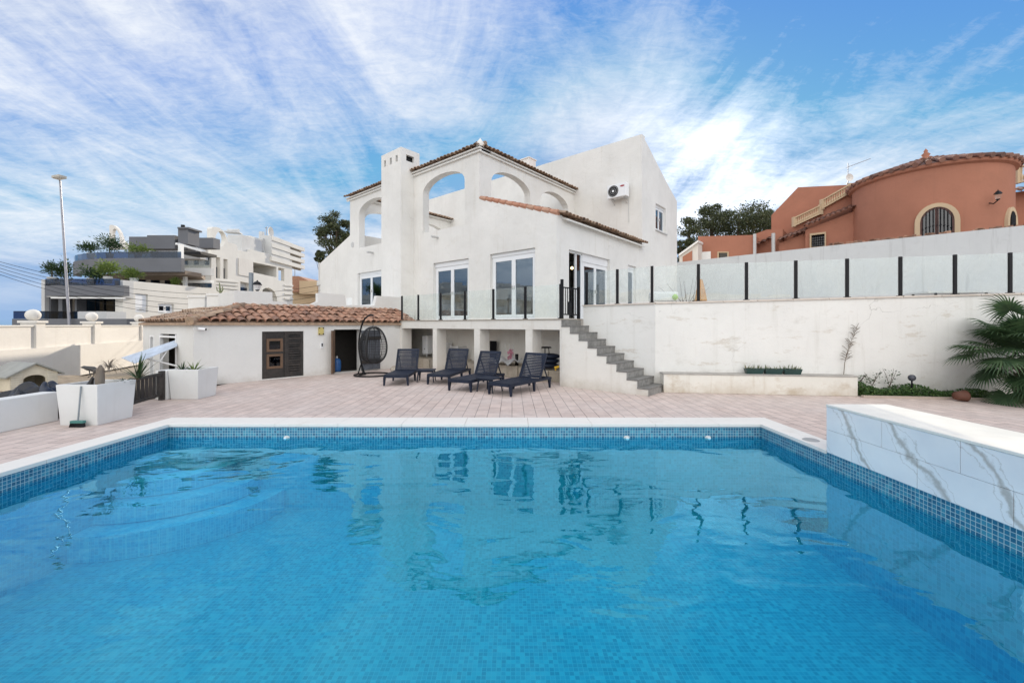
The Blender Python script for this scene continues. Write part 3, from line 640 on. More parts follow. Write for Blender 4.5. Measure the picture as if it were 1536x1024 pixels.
t = thing('hand_tool', 'small yellow and grey power tool on the stones, rightmost bay', 'tool', c, RZ); g = MB(); g.bar(c[:2] + (.42,), (c[0] + .12, c[1] - .05, .46), .06, .06); g.bar((c[0] + .03, c[1], .45), (c[0] + .02, c[1], .35), .04, .04); g.build('body', plain('yellow_plastic', (.7, .42, .03), .4), t, bevel=.008)
g = MB(); g.tube([(c[0] + .12, c[1] - .05, .46), (c[0] + .22, c[1] - .09, .475)], .02); g.build('nozzle', m_lgrey, t)
# ------------------------------------------------------------------ staircase
st = thing('outdoor_staircase', 'weathered white staircase with grey tiled treads beside the pool deck', 'stairs', R(-4.7, 9.3, 0), RZ)
aS0, aS1, nS = aP1 + .0, -3.62, 10
tr = (aS1 - aS0) / (nS - 1); rz_ = 1.70 / nS
prof = [(aS0, 0)]
g = MB(); outer = [(aS0 + .002, 0)]
pts = []
for k in range(nS - 1, 0, -1):   # from bottom step up
    pts.append((aS0 + tr * (nS - k), (k) * rz_ * 0))
outer = [(aS0 + .003, 0), (aS1, 0)]
for k in range(1, nS): x = aS1 - tr * (k - 1); outer += [(x, rz_ * k - .035), (x - tr, rz_ * k - .035)]
outer = outer[:-1] + [(aS0 + .003, rz_ * (nS - 1) - .035)]
g.slab(PA(bP - .02), outer, (), 0, .90); g.build('stringer', m_pod, st)
for k in range(1, nS):
    x = aS1 - tr * (k - 1); g = MB()
    g.box(x - tr - .0, x + .022, bP - .035, bP + .885, rz_ * k - .034, rz_ * k, R)
    g.box(x + .001, x + .014, bP - .03, bP + .88, rz_ * (k - 1) + .001, rz_ * k - .035, R); g.build('step', m_step, st, bevel=.003)
g = MB(); g.box(aS0 + .001, aS0 + .014, bP - .03, bP + .88, rz_ * 9 + .001, 1.68, R); g.build('step', m_step, st)
# stair gate
gt = thing('stair_gate', 'black metal bar gate at the top of the outdoor stairs', 'gate', R(aP1 - .03, bP + .44, 1.705), RZ)
for b_, h in ((bP + .06, 1.0), (bP + .86, .86)):
    g = MB(); g.box(aP1 - .07, aP1 - .01, b_ - .03, b_ + .03, 1.705, 1.705 + h, R); g.build('post', m_black, gt)
g = MB(); g.box(aP1 - .05, aP1 - .025, bP + .11, bP + .81, 1.80, 1.83, R); g.box(aP1 - .05, aP1 - .025, bP + .11, bP + .81, 2.49, 2.52, R)
for k in range(8): q = bP + .12 + k * .097; g.box(aP1 - .046, aP1 - .03, q - .008, q + .008, 1.83, 2.49, R)
g.box(aP1 - .048, aP1 - .028, bP + .32, bP + .5, 1.83, 2.15, R)
g.build('barred_panel', m_black, gt)
# ------------------------------------------------------------------ retaining wall, terrace ground, ledge
b1 = 9.71; Q1 = R(pa(875, b1), b1, 0); Q2 = R(pa(983, b1), b1, 0); DX, DY = .9915, -.13
def wl(t, off=0): return (Q2[0] + DX * t + DY * off * -1 * -1, Q2[1] + DY * t + DX * off)
def wline(t, off, z): return (Q2[0] + DX * t - DY * off, Q2[1] + DY * t + DX * off, z)
def tpx(px):
    u = (px - CX) / K; return (u * Q2[1] - Q2[0]) / (DX - u * DY)
rw = thing('retaining_wall', 'long stained white retaining wall behind the stairs and ledge', 'wall', wline(4, .1, 0))
g = MB(); q0, q1 = pa(875, b1), pa(983, b1)
g.box(q0, q1, b1, b1 + .22, 0, 2.04, R)
def tz(t): return 2.06 + .020 * t
g.add([wline(.0, 0, 0), wline(12, 0, 0), wline(12, .25, 0), wline(.0, .25, 0), wline(.0, 0, tz(0) - .02), wline(12, 0, tz(12) - .02), wline(12, .25, tz(12) - .02), wline(.0, .25, tz(0) - .02)], [(0, 3, 2, 1), (4, 5, 6, 7), (0, 1, 5, 4), (1, 2, 6, 5), (2, 3, 7, 6), (3, 0, 4, 7)])
g.build('wall', m_retain, rw)
g = MB(); g.box(q0 - .02, q1 - .01, b1 - .035, b1 + .26, 2.042, 2.075, R)
for k in range(16):
    t0, t1 = .015 + k * .75, .75 + k * .75; g.add([wline(t0, -.03, tz(t0) - .018), wline(t1, -.03, tz(t1) - .018), wline(t1, .28, tz(t1) - .018), wline(t0, .28, tz(t0) - .018), wline(t0, -.03, tz(t0) + .018), wline(t1, -.03, tz(t1) + .018), wline(t1, .28, tz(t1) + .018), wline(t0, .28, tz(t0) + .018)], [(0, 3, 2, 1), (4, 5, 6, 7), (0, 1, 5, 4), (1, 2, 6, 5), (2, 3, 7, 6), (3, 0, 4, 7)])
g.build('coping', plain('pinkish_coping', (.62, .55, .48), .8, var=.12), rw)
tE = tpx(1272)
ld = thing('low_ledge', 'low stained masonry ledge along the foot of the retaining wall', 'ledge', wline(2, -.2, 0))
def wbox(g, t0, t1, o0, o1, z0, z1): g.add([wline(t0, o0, z0), wline(t1, o0, z0), wline(t1, o1, z0), wline(t0, o1, z0), wline(t0, o0, z1), wline(t1, o0, z1), wline(t1, o1, z1), wline(t0, o1, z1)], [(0, 3, 2, 1), (4, 5, 6, 7), (0, 1, 5, 4), (1, 2, 6, 5), (2, 3, 7, 6), (3, 0, 4, 7)])
g = MB(); wbox(g, .12, tE, -.32, -.002, 0, .42); g.build('body', m_ledge, ld, bevel=.012)
g = MB(); wbox(g, .1, tE + .01, -.335, -.004, .422, .445); g.build('top', plain('grey_cap', (.38, .36, .33), .8), ld)
g = MB(); g.prism([Q1[:2], (Q1[0] - .6, Q1[1] + .6), R(AC, bF + .3, 0)[:2], R(AC, bE, 0)[:2], R(14, bE, 0)[:2], wline(12, .2, 0)[:2], wline(.0, .2, 0)[:2]], 1.2, 1.69)
tag(g.build('terrace_ground', plain('terrace_paving', (.5, .46, .42), .85)), kind='structure')
gw = MB(); gw.slab(PA(bE), [(AC, 0), (pa(1560, bE) + 6, 0), (pa(1560, bE) + 6, 4.78), (pa(1300, bE), 4.72), (AC, 4.62)], (), 0, .25)
bw = thing('boundary_wall', 'tall grey rendered wall with dark streaks below the terracotta house', 'wall', R(2, bE, 1.69), RZ)
gw.build('wall', m_bound, bw)
random.seed(12); g = MB()
for k in range(70):
    a = random.uniform(pa(1240, bE), pa(1560, bE) + .5); w = random.uniform(.08, .2); z = 4.70 + .00 * k; g.box(a, a + w, bE + .02, bE + random.uniform(.12, .24), z - .02, z + random.uniform(.05, .12), R)
g.build('broken_tile_topping', m_tile, bw)
# ------------------------------------------------------------------ glass balustrades
def balustrade(label, pts, h, glass, hs=.885):
    m = pts[len(pts) // 2]; t = thing('glass_balustrade', label, 'balustrade', m, 0, 'glass railings on terrace and wall')
    for i, p in enumerate(pts):
        q = pts[i + 1] if i + 1 < len(pts) else pts[i]; o = pts[i - 1] if i else pts[i]
        d = Vector((q[0] - o[0], q[1] - o[1], 0)).normalized(); nrm = Vector((-d.y, d.x, 0))
        g = MB(); P = Vector(p); w, dp = .032, .022
        vs = [P + d * sx * w + nrm * sy * dp + Vector((0, 0, zz)) for zz in (0, hs) for sy in (-1, 1) for sx in (-1, 1)]
        g.add(vs, [(0, 2, 3, 1), (4, 5, 7, 6), (0, 1, 5, 4), (2, 6, 7, 3), (0, 4, 6, 2), (1, 3, 7, 5)])
        vs = [P + d * sx * .055 + nrm * sy * .045 + Vector((0, 0, zz)) for zz in (.001, .02) for sy in (-1, 1) for sx in (-1, 1)]
        g.build('post', m_black, t, bevel=.006)
        g = MB(); g.add(vs, [(0, 2, 3, 1), (4, 5, 7, 6), (0, 1, 5, 4), (2, 6, 7, 3), (0, 4, 6, 2), (1, 3, 7, 5)]); g.build('foot_plate', m_black, t)
        if i + 1 < len(pts):
            A, B = Vector(p), Vector(q); dd = (B - A); dd.normalize(); A = A + dd * .05; B = B - dd * .05; nn_ = Vector((-dd.y, dd.x, 0)).normalized() * .005
            up0, up1 = Vector((0, 0, .04)), Vector((0, 0, hs - .01))
            g = MB(); g.add([A - nn_ + up0, B - nn_ + up0, B + nn_ + up0, A + nn_ + up0, A - nn_ + up1, B - nn_ + up1, B + nn_ + up1, A + nn_ + up1], [(0, 3, 2, 1), (4, 5, 6, 7), (0, 1, 5, 4), (1, 2, 6, 5), (2, 3, 7, 6), (3, 0, 4, 7)])
            g.build('pane', glass, t)
    return t
bG = bP + .06
balustrade('glass balustrade with black posts along the pillared terrace edge above the loungers', [R(pa(x, bG), bG, 1.706) for x in (603, 627.5, 661, 697.5, 740, 788, 841)], .9, m_rail)
pts = [R(pa(x, b1 + .1), b1 + .1, 2.076) for x in (880, 926, 978)] + [wline(tpx(x), .12, tz(tpx(x)) + .018) for x in (1050, 1123, 1198, 1276, 1357, 1440, 1524, 1610)]
balustrade('dusty glass balustrade with black posts on top of the retaining wall', pts, .9, m_rail2)
# ------------------------------------------------------------------ storage shed with hip roof
aS = -12.85; bS0 = bP - 6.065; SL = (-11.07, 12.5); SC = R(aS, bS0, 0)
shed = thing('storage_shed', 'low white storage shed with terracotta hip roof and old wooden doors', 'shed', R(-14, 5.5, 0), RZ)
def bs(px): return pbb(px, aS)
dr1 = rect(bs(393), bs(455.5), .03, 1.36); dr2 = rect(bs(501), bs(541), .02, 1.40)
g = MB(); g.slab(PB(aS), rect(bS0, bP + .02, 0, 1.60), [dr1, dr2], 0, .25); g.build('front_wall', m_shed, shed)
vl = Vector((SL[0] - SC[0], SL[1] - SC[1])); ll = vl.length; vl /= ll; nl = Vector((vl.y, -vl.x))
if nl.y > 0: nl = -nl
def PS(s, z, d): return (SC[0] + vl.x * s - nl.x * d, SC[1] + vl.y * s - nl.y * d, z)
def spx(px):
    u = (px - CX) / K; return (u * SC[1] - SC[0]) / (vl.x - u * vl.y)
hA = rect(spx(265), spx(240), .03, 1.3); hB = rect(spx(231.5), spx(225.5), .03, 1.25)
g = MB(); g.slab(PS, rect(.02, ll, 0, 1.60), [[(p[0], p[1]) for p in hA], [(p[0], p[1]) for p in hB]], 0, .2); g.build('side_wall', m_shed, shed)
g = MB()
for r_ in (hA, hB):
    x0, x1 = sorted((r_[0][0], r_[1][0]))
    for q in ((x0, x0 + .05, .03, 1.29), (x1 - .05, x1, .03, 1.29), (x0 + .05, x1 - .05, 1.20, 1.25)): g.slab(PS, rect(q[0], q[1], q[2], min(q[3], r_[2][1] - .004)), (), -.02, .06)
g.build('door_frame', m_pvc, shed)
# terrace body behind; inner planes coloured near black to stand for indoor shade
g = MB(); g.box(-19.5, -14.15, 3.3, 10.4, 0, 1.95, R); g.build('rear_body', m_shed, shed)
m_room_shade = plain('interior_shade', (.045, .04, .035), .9)
g = MB(); g.box(-14.14, -14.0, 3.0, 9.2, .0, 1.58, R); g.box(-14.0, aS - .26, 3.0, 8.8, -.02, .012, R); g.slab(PS, rect(.5, ll - .05, 0, 1.58), (), 1.1, 1.15); g.slab(PS, rect(ll - .05, ll, 0, 1.58), (), .21, 1.1); g.build('shade_lining', m_room_shade, shed)
# hip roof: apex line
RA, RB = -13.98, bP + .35
zE, zR = 1.60, 2.06
ridge0 = Vector(R(RA, bS0 + 1.45, zR)); ridge1 = Vector(R(RA, RB, zR)); e0 = Vector(R(aS + .08, bS0 - .1, zE)); e1 = Vector(R(aS + .08, RB, zE))
lE = Vector(PS(ll + .1, zE, -.08)); lE2 = ridge0 + (lE - e0) * .8; lE2.z = zR - .1
g = MB(); g.add([e0, e1, ridge1, ridge0, lE, lE2], [(0, 1, 2, 3), (0, 3, 5, 4)]); dv = Vector((0, 0, -.06)); n0 = len(g.v); g.add([Vector(v) + dv for v in g.v[:6]], [(3, 2, 1, 0), (4, 5, 3, 0)]); g.f += [(0, 6, 7, 1), (1, 7, 8, 2), (4, 10, 6, 0), (5, 4, 10, 11)]
rf = g.build('roof', m_tiledark, shed)
Vs = (ridge1 - e1); 
Uf = Vector(R(0, 1, 0)) - Vector(R(0, 0, 0)); hipd = (ridge0 - e0)
def keepF(c):
    r = c - e0; u = r.dot(Uf); v = r.dot(Vs.normalized()); return u > hipd.dot(Uf) * v / Vs.length + .02 and v < Vs.length - .05
g = MB(); random.seed(21); tiles(g, e0 + Vector((0, 0, .01)), Uf, Vs, .215, .285, 32, 5, r=.112, keep=keepF, jit=.018); g.build('roof_tiles', m_tile, rf)
Ul = (lE - e0); Ul.z = 0; ul = Ul.normalized(); perp = Vector((-nl.x, -nl.y, 0)).normalized(); Vl = perp * 1.2 + Vector((0, 0, .36))
def keepL(c):
    r = c - e0; u = r.dot(ul); v = r.dot(perp); h = hipd.dot(ul), hipd.dot(perp); return u > h[0] / max(h[1], .01) * v - .1 and v < h[1] + .1 and u < ll + .1
g = MB(); tiles(g, e0 + Vector((0, 0, .01)), ul, Vl, .20, .28, 20, 5, r=.10, keep=keepL, jit=.015); g.build('side_roof_tiles', m_tiledark, rf)
g = MB(); k = 9
for i in range(k):
    p, q = e0.lerp(ridge0, i / k), e0.lerp(ridge0, (i + 1.12) / k); up = Vector((0, 0, .05)); g.tube([p + up, q + up], [.12, .095], 9)
for i in range(22):
    p, q = ridge0.lerp(ridge1, i / 22), ridge0.lerp(ridge1, (i + 1.1) / 22); g.tube([p + Vector((0, 0, .02)), q + Vector((0, 0, .02))], [.10, .085], 8)
g.build('hip_tiles', m_tiledark, rf)
# parapets of the roof terrace behind the shed
aQ = -14.06
par = thing('terrace_parapet', 'white stepped parapet of the roof terrace above the shed tiles', 'parapet', R(aQ, 8, 1.95), RZ)
prof = [(351.4, 435.5), (408.5, 438), (409, 452), (430, 452), (431, 456), (467, 456.5), (477, 452), (477, 439.5), (482, 439), (517.5, 442.3), (519, 457.5), (562, 458.5), (565, 443.5), (581, 444.5), (603, 446)]
pl = bx_(prof, aQ); pl = [(pl[0][0], 1.6)] + pl + [(pl[-1][0], 1.6)]
g = MB(); g.slab(PB(aQ), [(min(s, bF - .05), z) for s, z in pl], (), 0, .18); g.build('wall', m_shed, par)
bq = pl[0][0]; g = MB(); g.slab(PA(bq + .002), [(aQ - .18 - 1.4, 1.6), (aQ - .182, 1.6), (aQ - .182, pl[1][1]), (aQ - .18 - 1.4, pl[1][1] - .02)], (), 0, .18); g.build('return_wall', m_shed, par)
wl_ = thing('white_column', 'short white roof column behind the shed, right one of two', 'column', W(321, 470, 13.5)[:2] + (1.6,), 0, 'short white roof columns')
g = MB()
def pbox(g, x0, y0, x1, y1, Y, dep, taper=0):
    A, B = W(x0, y1, Y), W(x1, y0, Y); g.box(A[0], B[0], Y, Y + dep, A[2], B[2])
pbox(g, 310, 443, 333, 476, 13.2, .5); g.build('shaft', m_shed, wl_, bevel=.01); g = MB(); pbox(g, 309, 440, 334, 443, 13.17, .56); g.build('cap', m_shed, wl_)
wl2 = thing('white_column', 'wider short white roof column behind the shed, left one of two', 'column', W(300, 470, 13.5)[:2] + (1.6,), 0, 'short white roof columns')
g = MB(); pbox(g, 282, 446, 307, 480, 13.6, .5); g.build('shaft', m_shed, wl2, bevel=.01); g = MB(); pbox(g, 281, 443, 308, 446, 13.57, .56); g.build('cap', m_shed, wl2)
# wooden double door on the shed
def P_sh(s, z, d): return R(aS - d, s, z)
s0, s1, z0, z1 = sz(dr1); mid = s0 + (s1 - s0) * .55; random.seed(4)
dl = thing('wooden_shed_door', 'closed black weathered double door with two small panes', 'door', R(aS, (s0 + s1) / 2, 0), RZ)
g = MB()
def pb4(a0, a1, c0, c1, e0=.02, e1=.06): g.slab(P_sh, rect(a0, a1, c0, c1), (), e0, e1)
wz = [(z0 + .34, z0 + .62), (z0 + .82, z0 + 1.06)]; wa, wb = s0 + (mid - s0) * .3, s0 + (mid - s0) * .78
pb4(s0 + .01, wa - .07, z0, z1); pb4(wb + .07, mid - .01, z0, z1)
for c0_, c1_ in ((z0, wz[0][0] - .07), (wz[0][1] + .07, wz[1][0] - .07), (wz[1][1] + .07, z1)): pb4(wa - .068, wb + .068, c0_, c1_)
k = 16
for i in range(k): zz0 = z0 + .1 + i * (z1 - z0 - .2) / k; g.slab(P_sh, rect(mid + .09, s1 - .09, zz0, zz0 + (z1 - z0 - .2) / k * random.uniform(.72, .86)), (), .025 + random.uniform(0, .01), .05)
pb4(mid + .01, mid + .088, z0, z1); pb4(s1 - .088, s1 - .01, z0, z1); pb4(mid + .09, s1 - .09, z0, z0 + .1); pb4(mid + .09, s1 - .09, z1 - .1, z1)
pb4(mid - .025, mid + .03, z0, z1, .0, .018)
g.build('leaf', m_wood, dl)
for c0_, c1_ in wz:
    g = MB()
    g.slab(P_sh, rect(wa - .066, wb + .066, c0_ - .066, c1_ + .066), [rect(wa, wb, c0_, c1_)], .005, .045); f = g.build('window_frame', m_woodbare, dl)
    g = MB(); g.slab(P_sh, rect(wa, wb, c0_, c1_), (), .03, .034); g.build('pane', m_tglass, f)
s0, s1, z0, z1 = sz(dr2)
dd = thing('open_shed_door', 'brown edged wooden shed door standing open beside the egg chair', 'door', R(aS, s0, 0), RZ)
g = MB(); g.bar(R(aS, s0, .7), R(aS + .55, s0 - .28, .7), 1.36, .05) if 0 else g.slab(lambda s, z, d: R(aS + .01 + s * .8, s0 - .02 - s * .62 + d, z), rect(0, .34, .03, 1.37), (), 0, .05); g.build('leaf', m_woodbare, dd)
dd = thing('open_shed_door', 'grey blue shed door folded back behind the egg chair', 'door', R(aS, s1, 0), RZ)
g = MB()
for q in range(7): g.slab(lambda s, z, d: R(aS + .06 - d, s1 + s, z), rect(q * .1 + .003, q * .1 + .097, .04, 1.36), (), 0, .035)
g.build('boards', plain('blue_grey_wood', (.10, .11, .13), .8, var=.3), dd)
g = MB(); g.slab(lambda s, z, d: R(aS + .095 - d, s1 + s, z), rect(.0, .7, .25, .36), (), 0, .033); g.slab(lambda s, z, d: R(aS + .095 - d, s1 + s, z), rect(.0, .7, 1.05, 1.16), (), 0, .033); g.build('rail', m_wood, dd)
c = R(aS - .45, s0 + .32, 0); t = thing('gas_bottle', 'blue gas bottle just inside the open shed doorway', 'bottle', c)
g = MB(); g.lathe(c, [(.001, .0), (.12, .0), (.13, .05), (.13, .34), (.09, .42), (.03, .45), (.001, .45)], 18); g.build('body', plain('blue_paint', (.02, .10, .30), .4), t, smooth=True)
g = MB(); g.tube([(c[0], c[1], .45), (c[0], c[1], .52)], .03); g.build('valve', m_lgrey, t)
# fittings on shed
s = bs(481); z = zb(481, 502, aS)
t = thing('yellow_box', 'small yellow wall box between the two shed doorways', 'wall box', R(aS, s, z), RZ); g = MB(); g.slab(P_sh, rect(s - .08, s + .08, z, z + .23), (), -.05, 0); g.build('casing', plain('faded_yellow', (.55, .45, .16), .6), t, bevel=.012)
g = MB(); [g.slab(P_sh, rect(s + q - .018, s + q + .018, z + w, z + w + .03), (), -.06, -.051) for q in (-.06, .06) for w in (.01, .19)]; g.build('corner', m_black, t)
s = bs(482.5); z = zb(482, 522, aS); t = thing('intercom', 'small grey and white switch on the shed wall below the yellow box', 'switch', R(aS, s, z), RZ); g = MB(); g.slab(P_sh, rect(s - .035, s + .035, z, z + .17), (), -.03, 0); g.build('casing', m_pvc, t); g = MB(); g.slab(P_sh, rect(s - .02, s + .02, z + .05, z + .15), (), -.035, -.031); g.build('button', m_black, t)
s = bs(297); z = zb(297, 494, aS); t = thing('security_camera', 'white security camera on the corner of the shed under the tiles', 'camera', R(aS, s, z), RZ)
g = MB(); c = Vector(R(aS + .07, s, z + .02)); g.tube([R(aS, s - .02, z + .03), c], .018); g.build('mount', m_pvc, t)
g = MB(); g.tube([c, Vector(R(aS + .17, s + .12, z))], [.04, .034], 12); g.build('housing', m_pvc, t, smooth=False); g = MB(); g.tube([Vector(R(aS + .171, s + .121, z)), Vector(R(aS + .178, s + .129, z))], .028, 12); g.build('lens', m_black, t)
# canopy propped on the shed side
t = thing('propped_canopy', 'translucent ribbed plastic canopy propped out from the shed side doors', 'canopy', PS(1.5, 0, -.3)); g = MB()
sA, sB = spx(268), spx(236)
p0, p1, o1, o0 = [Vector(W(*q)) for q in ((266, 510, 11.15), (266, 520, 10.95), (203, 546, 10.1), (182, 537, 10.8))]
k = 22
for i in range(k):
    f0, f1 = i / k, (i + .94) / k; a_, b_, c_, d_ = p0.lerp(p1, f0), p0.lerp(p1, f1), o0.lerp(o1, f1), o0.lerp(o1, f0); u_ = Vector((0, 0, .012 if i % 2 else 0)); h_ = Vector((0, 0, .012))
    g.add([a_ + u_, b_ + u_, c_ + u_, d_ + u_, a_ + u_ + h_, b_ + u_ + h_, c_ + u_ + h_, d_ + u_ + h_], [(0, 3, 2, 1), (4, 5, 6, 7), (0, 1, 5, 4), (1, 2, 6, 5), (2, 3, 7, 6), (3, 0, 4, 7)])
g.build('ribbed_sheet', plain('clear_plastic', (.55, .62, .72), .2), t)
g = MB(); g.tube([W(266, 549, 10.9), W(213, 536, 10.5)], .022); g.tube([W(240, 542, 10.6), (W(252, 524, 10.8))], .014); g.build('prop', m_pvc, t)
# ------------------------------------------------------------------ hanging egg chair
ec = thing('hanging_egg_chair', 'black wicker egg chair hanging from a curved stand by the shed', 'hanging chair', (-4.25, 12.7, 0))
cx, cy = -4.28, 12.75
g = MB(); g.loop([(cx + .52 * cos(q * pi / 16), cy + .52 * sin(q * pi / 16), .03) for q in range(32)], .022, 8)
g.bar((cx - .3, cy + .42, .03), (cx - .3, cy - .42, .03), .04, .03); g.build('base_ring', m_black, ec, smooth=True)
g = MB(); pp = [(cx - .3, cy + .1, .03), (cx - .40, cy + .22, .30), (cx - .52, cy + .32, .8), (cx - .50, cy + .33, 1.25), (cx - .36, cy + .25, 1.66), (cx - .14, cy + .1, 1.83), (cx + .03, cy, 1.84)]
cv = []
for i in range(len(pp) - 1):
    a_, b_, c_, d_ = [Vector(pp[max(0, min(len(pp) - 1, k))]) for k in (i - 1, i, i + 1, i + 2)]
    for q in range(6): t_ = q / 6; cv.append(.5 * ((2 * b_) + (c_ - a_) * t_ + (2 * a_ - 5 * b_ + 4 * c_ - d_) * t_ ** 2 + (3 * b_ - a_ - 3 * c_ + d_) * t_ ** 3))
cv.append(Vector(pp[-1])); g.tube(cv, .026, 10); g.tube([(cx - .18, cy - .1, .04), (cx - .39, cy + .2, .32)], .02); g.tube([(cx - .45, cy + .05, .04), (cx - .41, cy + .22, .34)], .02); g.build('pole', m_black, ec, smooth=True)
g = MB(); g.tube([(cx + .03, cy, 1.84), (cx + .03, cy, 1.50)], .008, 6); g.build('chain', m_black, ec)
g = MB(); zc, H_ = .93, .56
def egg(th, ph):       # ph around, th from bottom 0 to top pi
    r = .46 * sin(th) ** .85 * (1.0 - .22 * (1 - cos(th)) / 2); return Vector((cx + .03 + r * cos(ph), cy + r * sin(ph) * .9, zc - H_ * cos(th)))
NM = 44
for m in range(NM):
    ph = 2 * pi * m / NM; op = cos(ph - radians(-45))
    if op > .55: continue
    g.tube([egg(pi * (.04 + .92 * q / 14), ph) for q in range(15)], .006 if m % 4 else .013, 5)
for q in range(30):
    th = pi * (.05 + .90 * q / 29); g.tube([egg(th, radians(-45) + radians(57) + (2 * pi - radians(114)) * j / 26) for j in range(27)], .006, 4)
for sgn in (57, -57): g.tube([egg(pi * (.02 + .96 * q / 18), radians(-45 + sgn)) for q in range(19)], .02, 8)
g.build('basket', m_wicker, ec)
g = MB()
for q in range(8): th = pi * (.06 + .2 * q / 8); g.loop([egg(th, 2 * pi * j / 24) for j in range(24)], .008, 5)
g.build('basket_floor', m_wicker, ec)
# ------------------------------------------------------------------ sun loungers and side tables (local: foot at -y, head at +y)
def lounger():
    t = thing('sun_lounger', 'dark navy lounger', 'sun lounger', (0, 0, 0), 0, 'navy loungers on the pool deck')
    hw, L1, sh = .29, 1.22, .26
    g = MB()
    for s in (-1, 1): g.box(s * hw - .025, s * hw + .025, 0.02, 1.75, sh - .055, sh)
    g.box(-hw + .026, hw - .026, 0.0, .05, sh - .055, sh); g.box(-hw + .026, hw - .026, 1.71, 1.75, sh - .055, sh); g.box(-hw + .026, hw - .026, .6, .64, sh - .06, sh - .02); g.box(-hw + .026, hw - .026, 1.2, 1.24, sh - .06, sh - .02)
    g.build('frame', m_lounger, t, raw=True, bevel=.006)
    g = MB(); n = 22
    for i in range(n): y = .03 + i * (L1 - .05) / n; g.box(-hw - .02, hw + .02, y, y + (L1 - .05) / n * .80, sh + .002, sh + .016)
    g.box(-hw - .02, -hw + .03, .03, L1, sh - .012, sh + .002); g.box(hw - .03, hw + .02, .03, L1, sh - .012, sh + .002); g.box(-.02, .02, .03, L1, sh - .012, sh + .002)
    g.build('seat', m_lounger, t, raw=True)
    g = MB(); an = radians(62); u = Vector((0, cos(an), sin(an))); nn = Vector((0, -sin(an), cos(an))); O = Vector((0, L1 + .01, sh + .01)); LB = .62
    def bb(x0, x1, v0, v1, w0, w1):
        P = [O + Vector((x, 0, 0)) + u * v + nn * w for w in (w0, w1) for v in (v0, v1) for x in (x0, x1)]
        g.add(P, [(0, 2, 3, 1), (4, 5, 7, 6), (0, 1, 5, 4), (2, 6, 7, 3), (0, 4, 6, 2), (1, 3, 7, 5)])
    n = 15
    for i in range(n):
        v = .01 + i * LB / n; bow = .018 * sin(pi * (i + .5) / n); bb(-hw - .005, hw + .005, v, v + LB / n * .72, -bow, .014 - bow)
    bb(-hw - .01, -hw + .03, 0, LB, -.035, -.02); bb(hw - .03, hw + .01, 0, LB, -.035, -.02); bb(-hw - .01, hw + .01, LB, LB + .035, -.02, .016)
    bb(-hw - .022, -hw - .006, 0, LB + .03, -.03, .01); bb(hw + .006, hw + .022, 0, LB + .03, -.03, .01)
    g.build('backrest', m_lounger, t, raw=True)
    g = MB(); q = O + u * .42
    for s in (-1, 1): g.bar((s * (hw - .05), q.y, q.z), (s * (hw - .05), q.y + .24, sh - .02), .02, .03)
    g.build('prop', m_lounger, t, raw=True)
    for x, y in ((-1, .06), (1, .06), (-1, .98), (1, .98), (-1, 1.68), (1, 1.68)):
        g = MB(); x0 = x * hw; g.add([(x0 + sx * (.028 if z else .018) + (x * .012 if not z else 0), y + sy * (.035 if z else .02), z) for z in (0.0, sh - .056) for sy in (-1, 1) for sx in (-1, 1)], [(0, 2, 3, 1), (4, 5, 7, 6), (0, 1, 5, 4), (2, 6, 7, 3), (0, 4, 6, 2), (1, 3, 7, 5)])
        g.build('leg', m_lounger, t, raw=True)
    return t
L0 = lounger()
LG = [(-2.95, 10.55, 2, 'navy sun lounger nearest the egg chair, facing straight on'), (-1.91, 10.72, -13, 'navy sun lounger standing right of the low side table'),
      (-1.24, 9.66, -26, 'navy sun lounger second from the right, its side against the small table'), (-.30, 9.1, -36, 'rightmost navy sun lounger, nearest the stairs')]
for i, (x, y, r, lb) in enumerate(LG):
    o = L0 if i == 0 else copy_tree(L0); place(o, x, y, .001, radians(r), lb)
def side_table():
    t = thing('side_table', 'table', 'side table', (0, 0, 0), 0, 'low dark side tables between loungers'); g = MB(); 
    g.box(-.24, .24, -.22, .22, .30, .325); g.box(-.21, .21, -.19, -.17, .265, .30); g.box(-.21, .21, .17, .19, .265, .30); g.build('table_top', m_lounger, t, raw=True, bevel=.008)
    for x in (-1, 1):
        for y in (-1, 1): g = MB(); g.tube([(x * .19, y * .17, .30), (x * .22, y * .2, 0)], [.022, .014], 8); g.build('leg', m_lounger, t, raw=True)
    return t
T0 = side_table(); place(T0, -2.35, 11.45, .001, .05, 'low dark side table between the two left loungers')
place(copy_tree(T0), -.52, 9.72, .001, radians(-33), 'low dark side table between the two right loungers')
g = MB(); random.seed(6); g.ball((-3.55, 12.9, .15), .2, 10, .7, .03); tag(g.build('boulder', m_stone, loc=(-3.55, 12.9, 0)), 'rough beige boulder between egg chair and first bay', 'stone')
# ------------------------------------------------------------------ left planters, fence, broom
def planter(x0, x1, y0, y1, h, label):
    t = thing('square_planter', label, 'planter', ((x0 + x1) / 2, (y0 + y1) / 2, 0), 0, 'white square planters'); o = .035; w = .05; g = MB()
    def ring(z, e, i): return [(x0 - e + i, y0 - e + i, z), (x1 + e - i, y0 - e + i, z), (x1 + e - i, y1 + e - i, z), (x0 - e + i, y1 + e - i, z)]
    vs = ring(0.001, 0, 0) + ring(h, o, 0) + ring(h, o, w) + ring(h - .12, o * .8, w); fs = []
    for k in range(3):
        for i in range(4): j = (i + 1) % 4; fs.append((4 * k + i, 4 * k + j, 4 * k + 4 + j, 4 * k + 4 + i))
    fs += [(12, 13, 14, 15), (3, 2, 1, 0)]; g.add(vs, fs); g.build('box', m_planter, t, bevel=.008)
    g = MB(); g.box(x0 + .03, x1 - .03, y0 + .03, y1 - .03, h - .118, h - .09); g.build('soil', m_soil, t); return t
planter(-6.95, -6.38, 6.41, 7.0, .63, 'white square planter with broom leaning on it and bird sculpture')
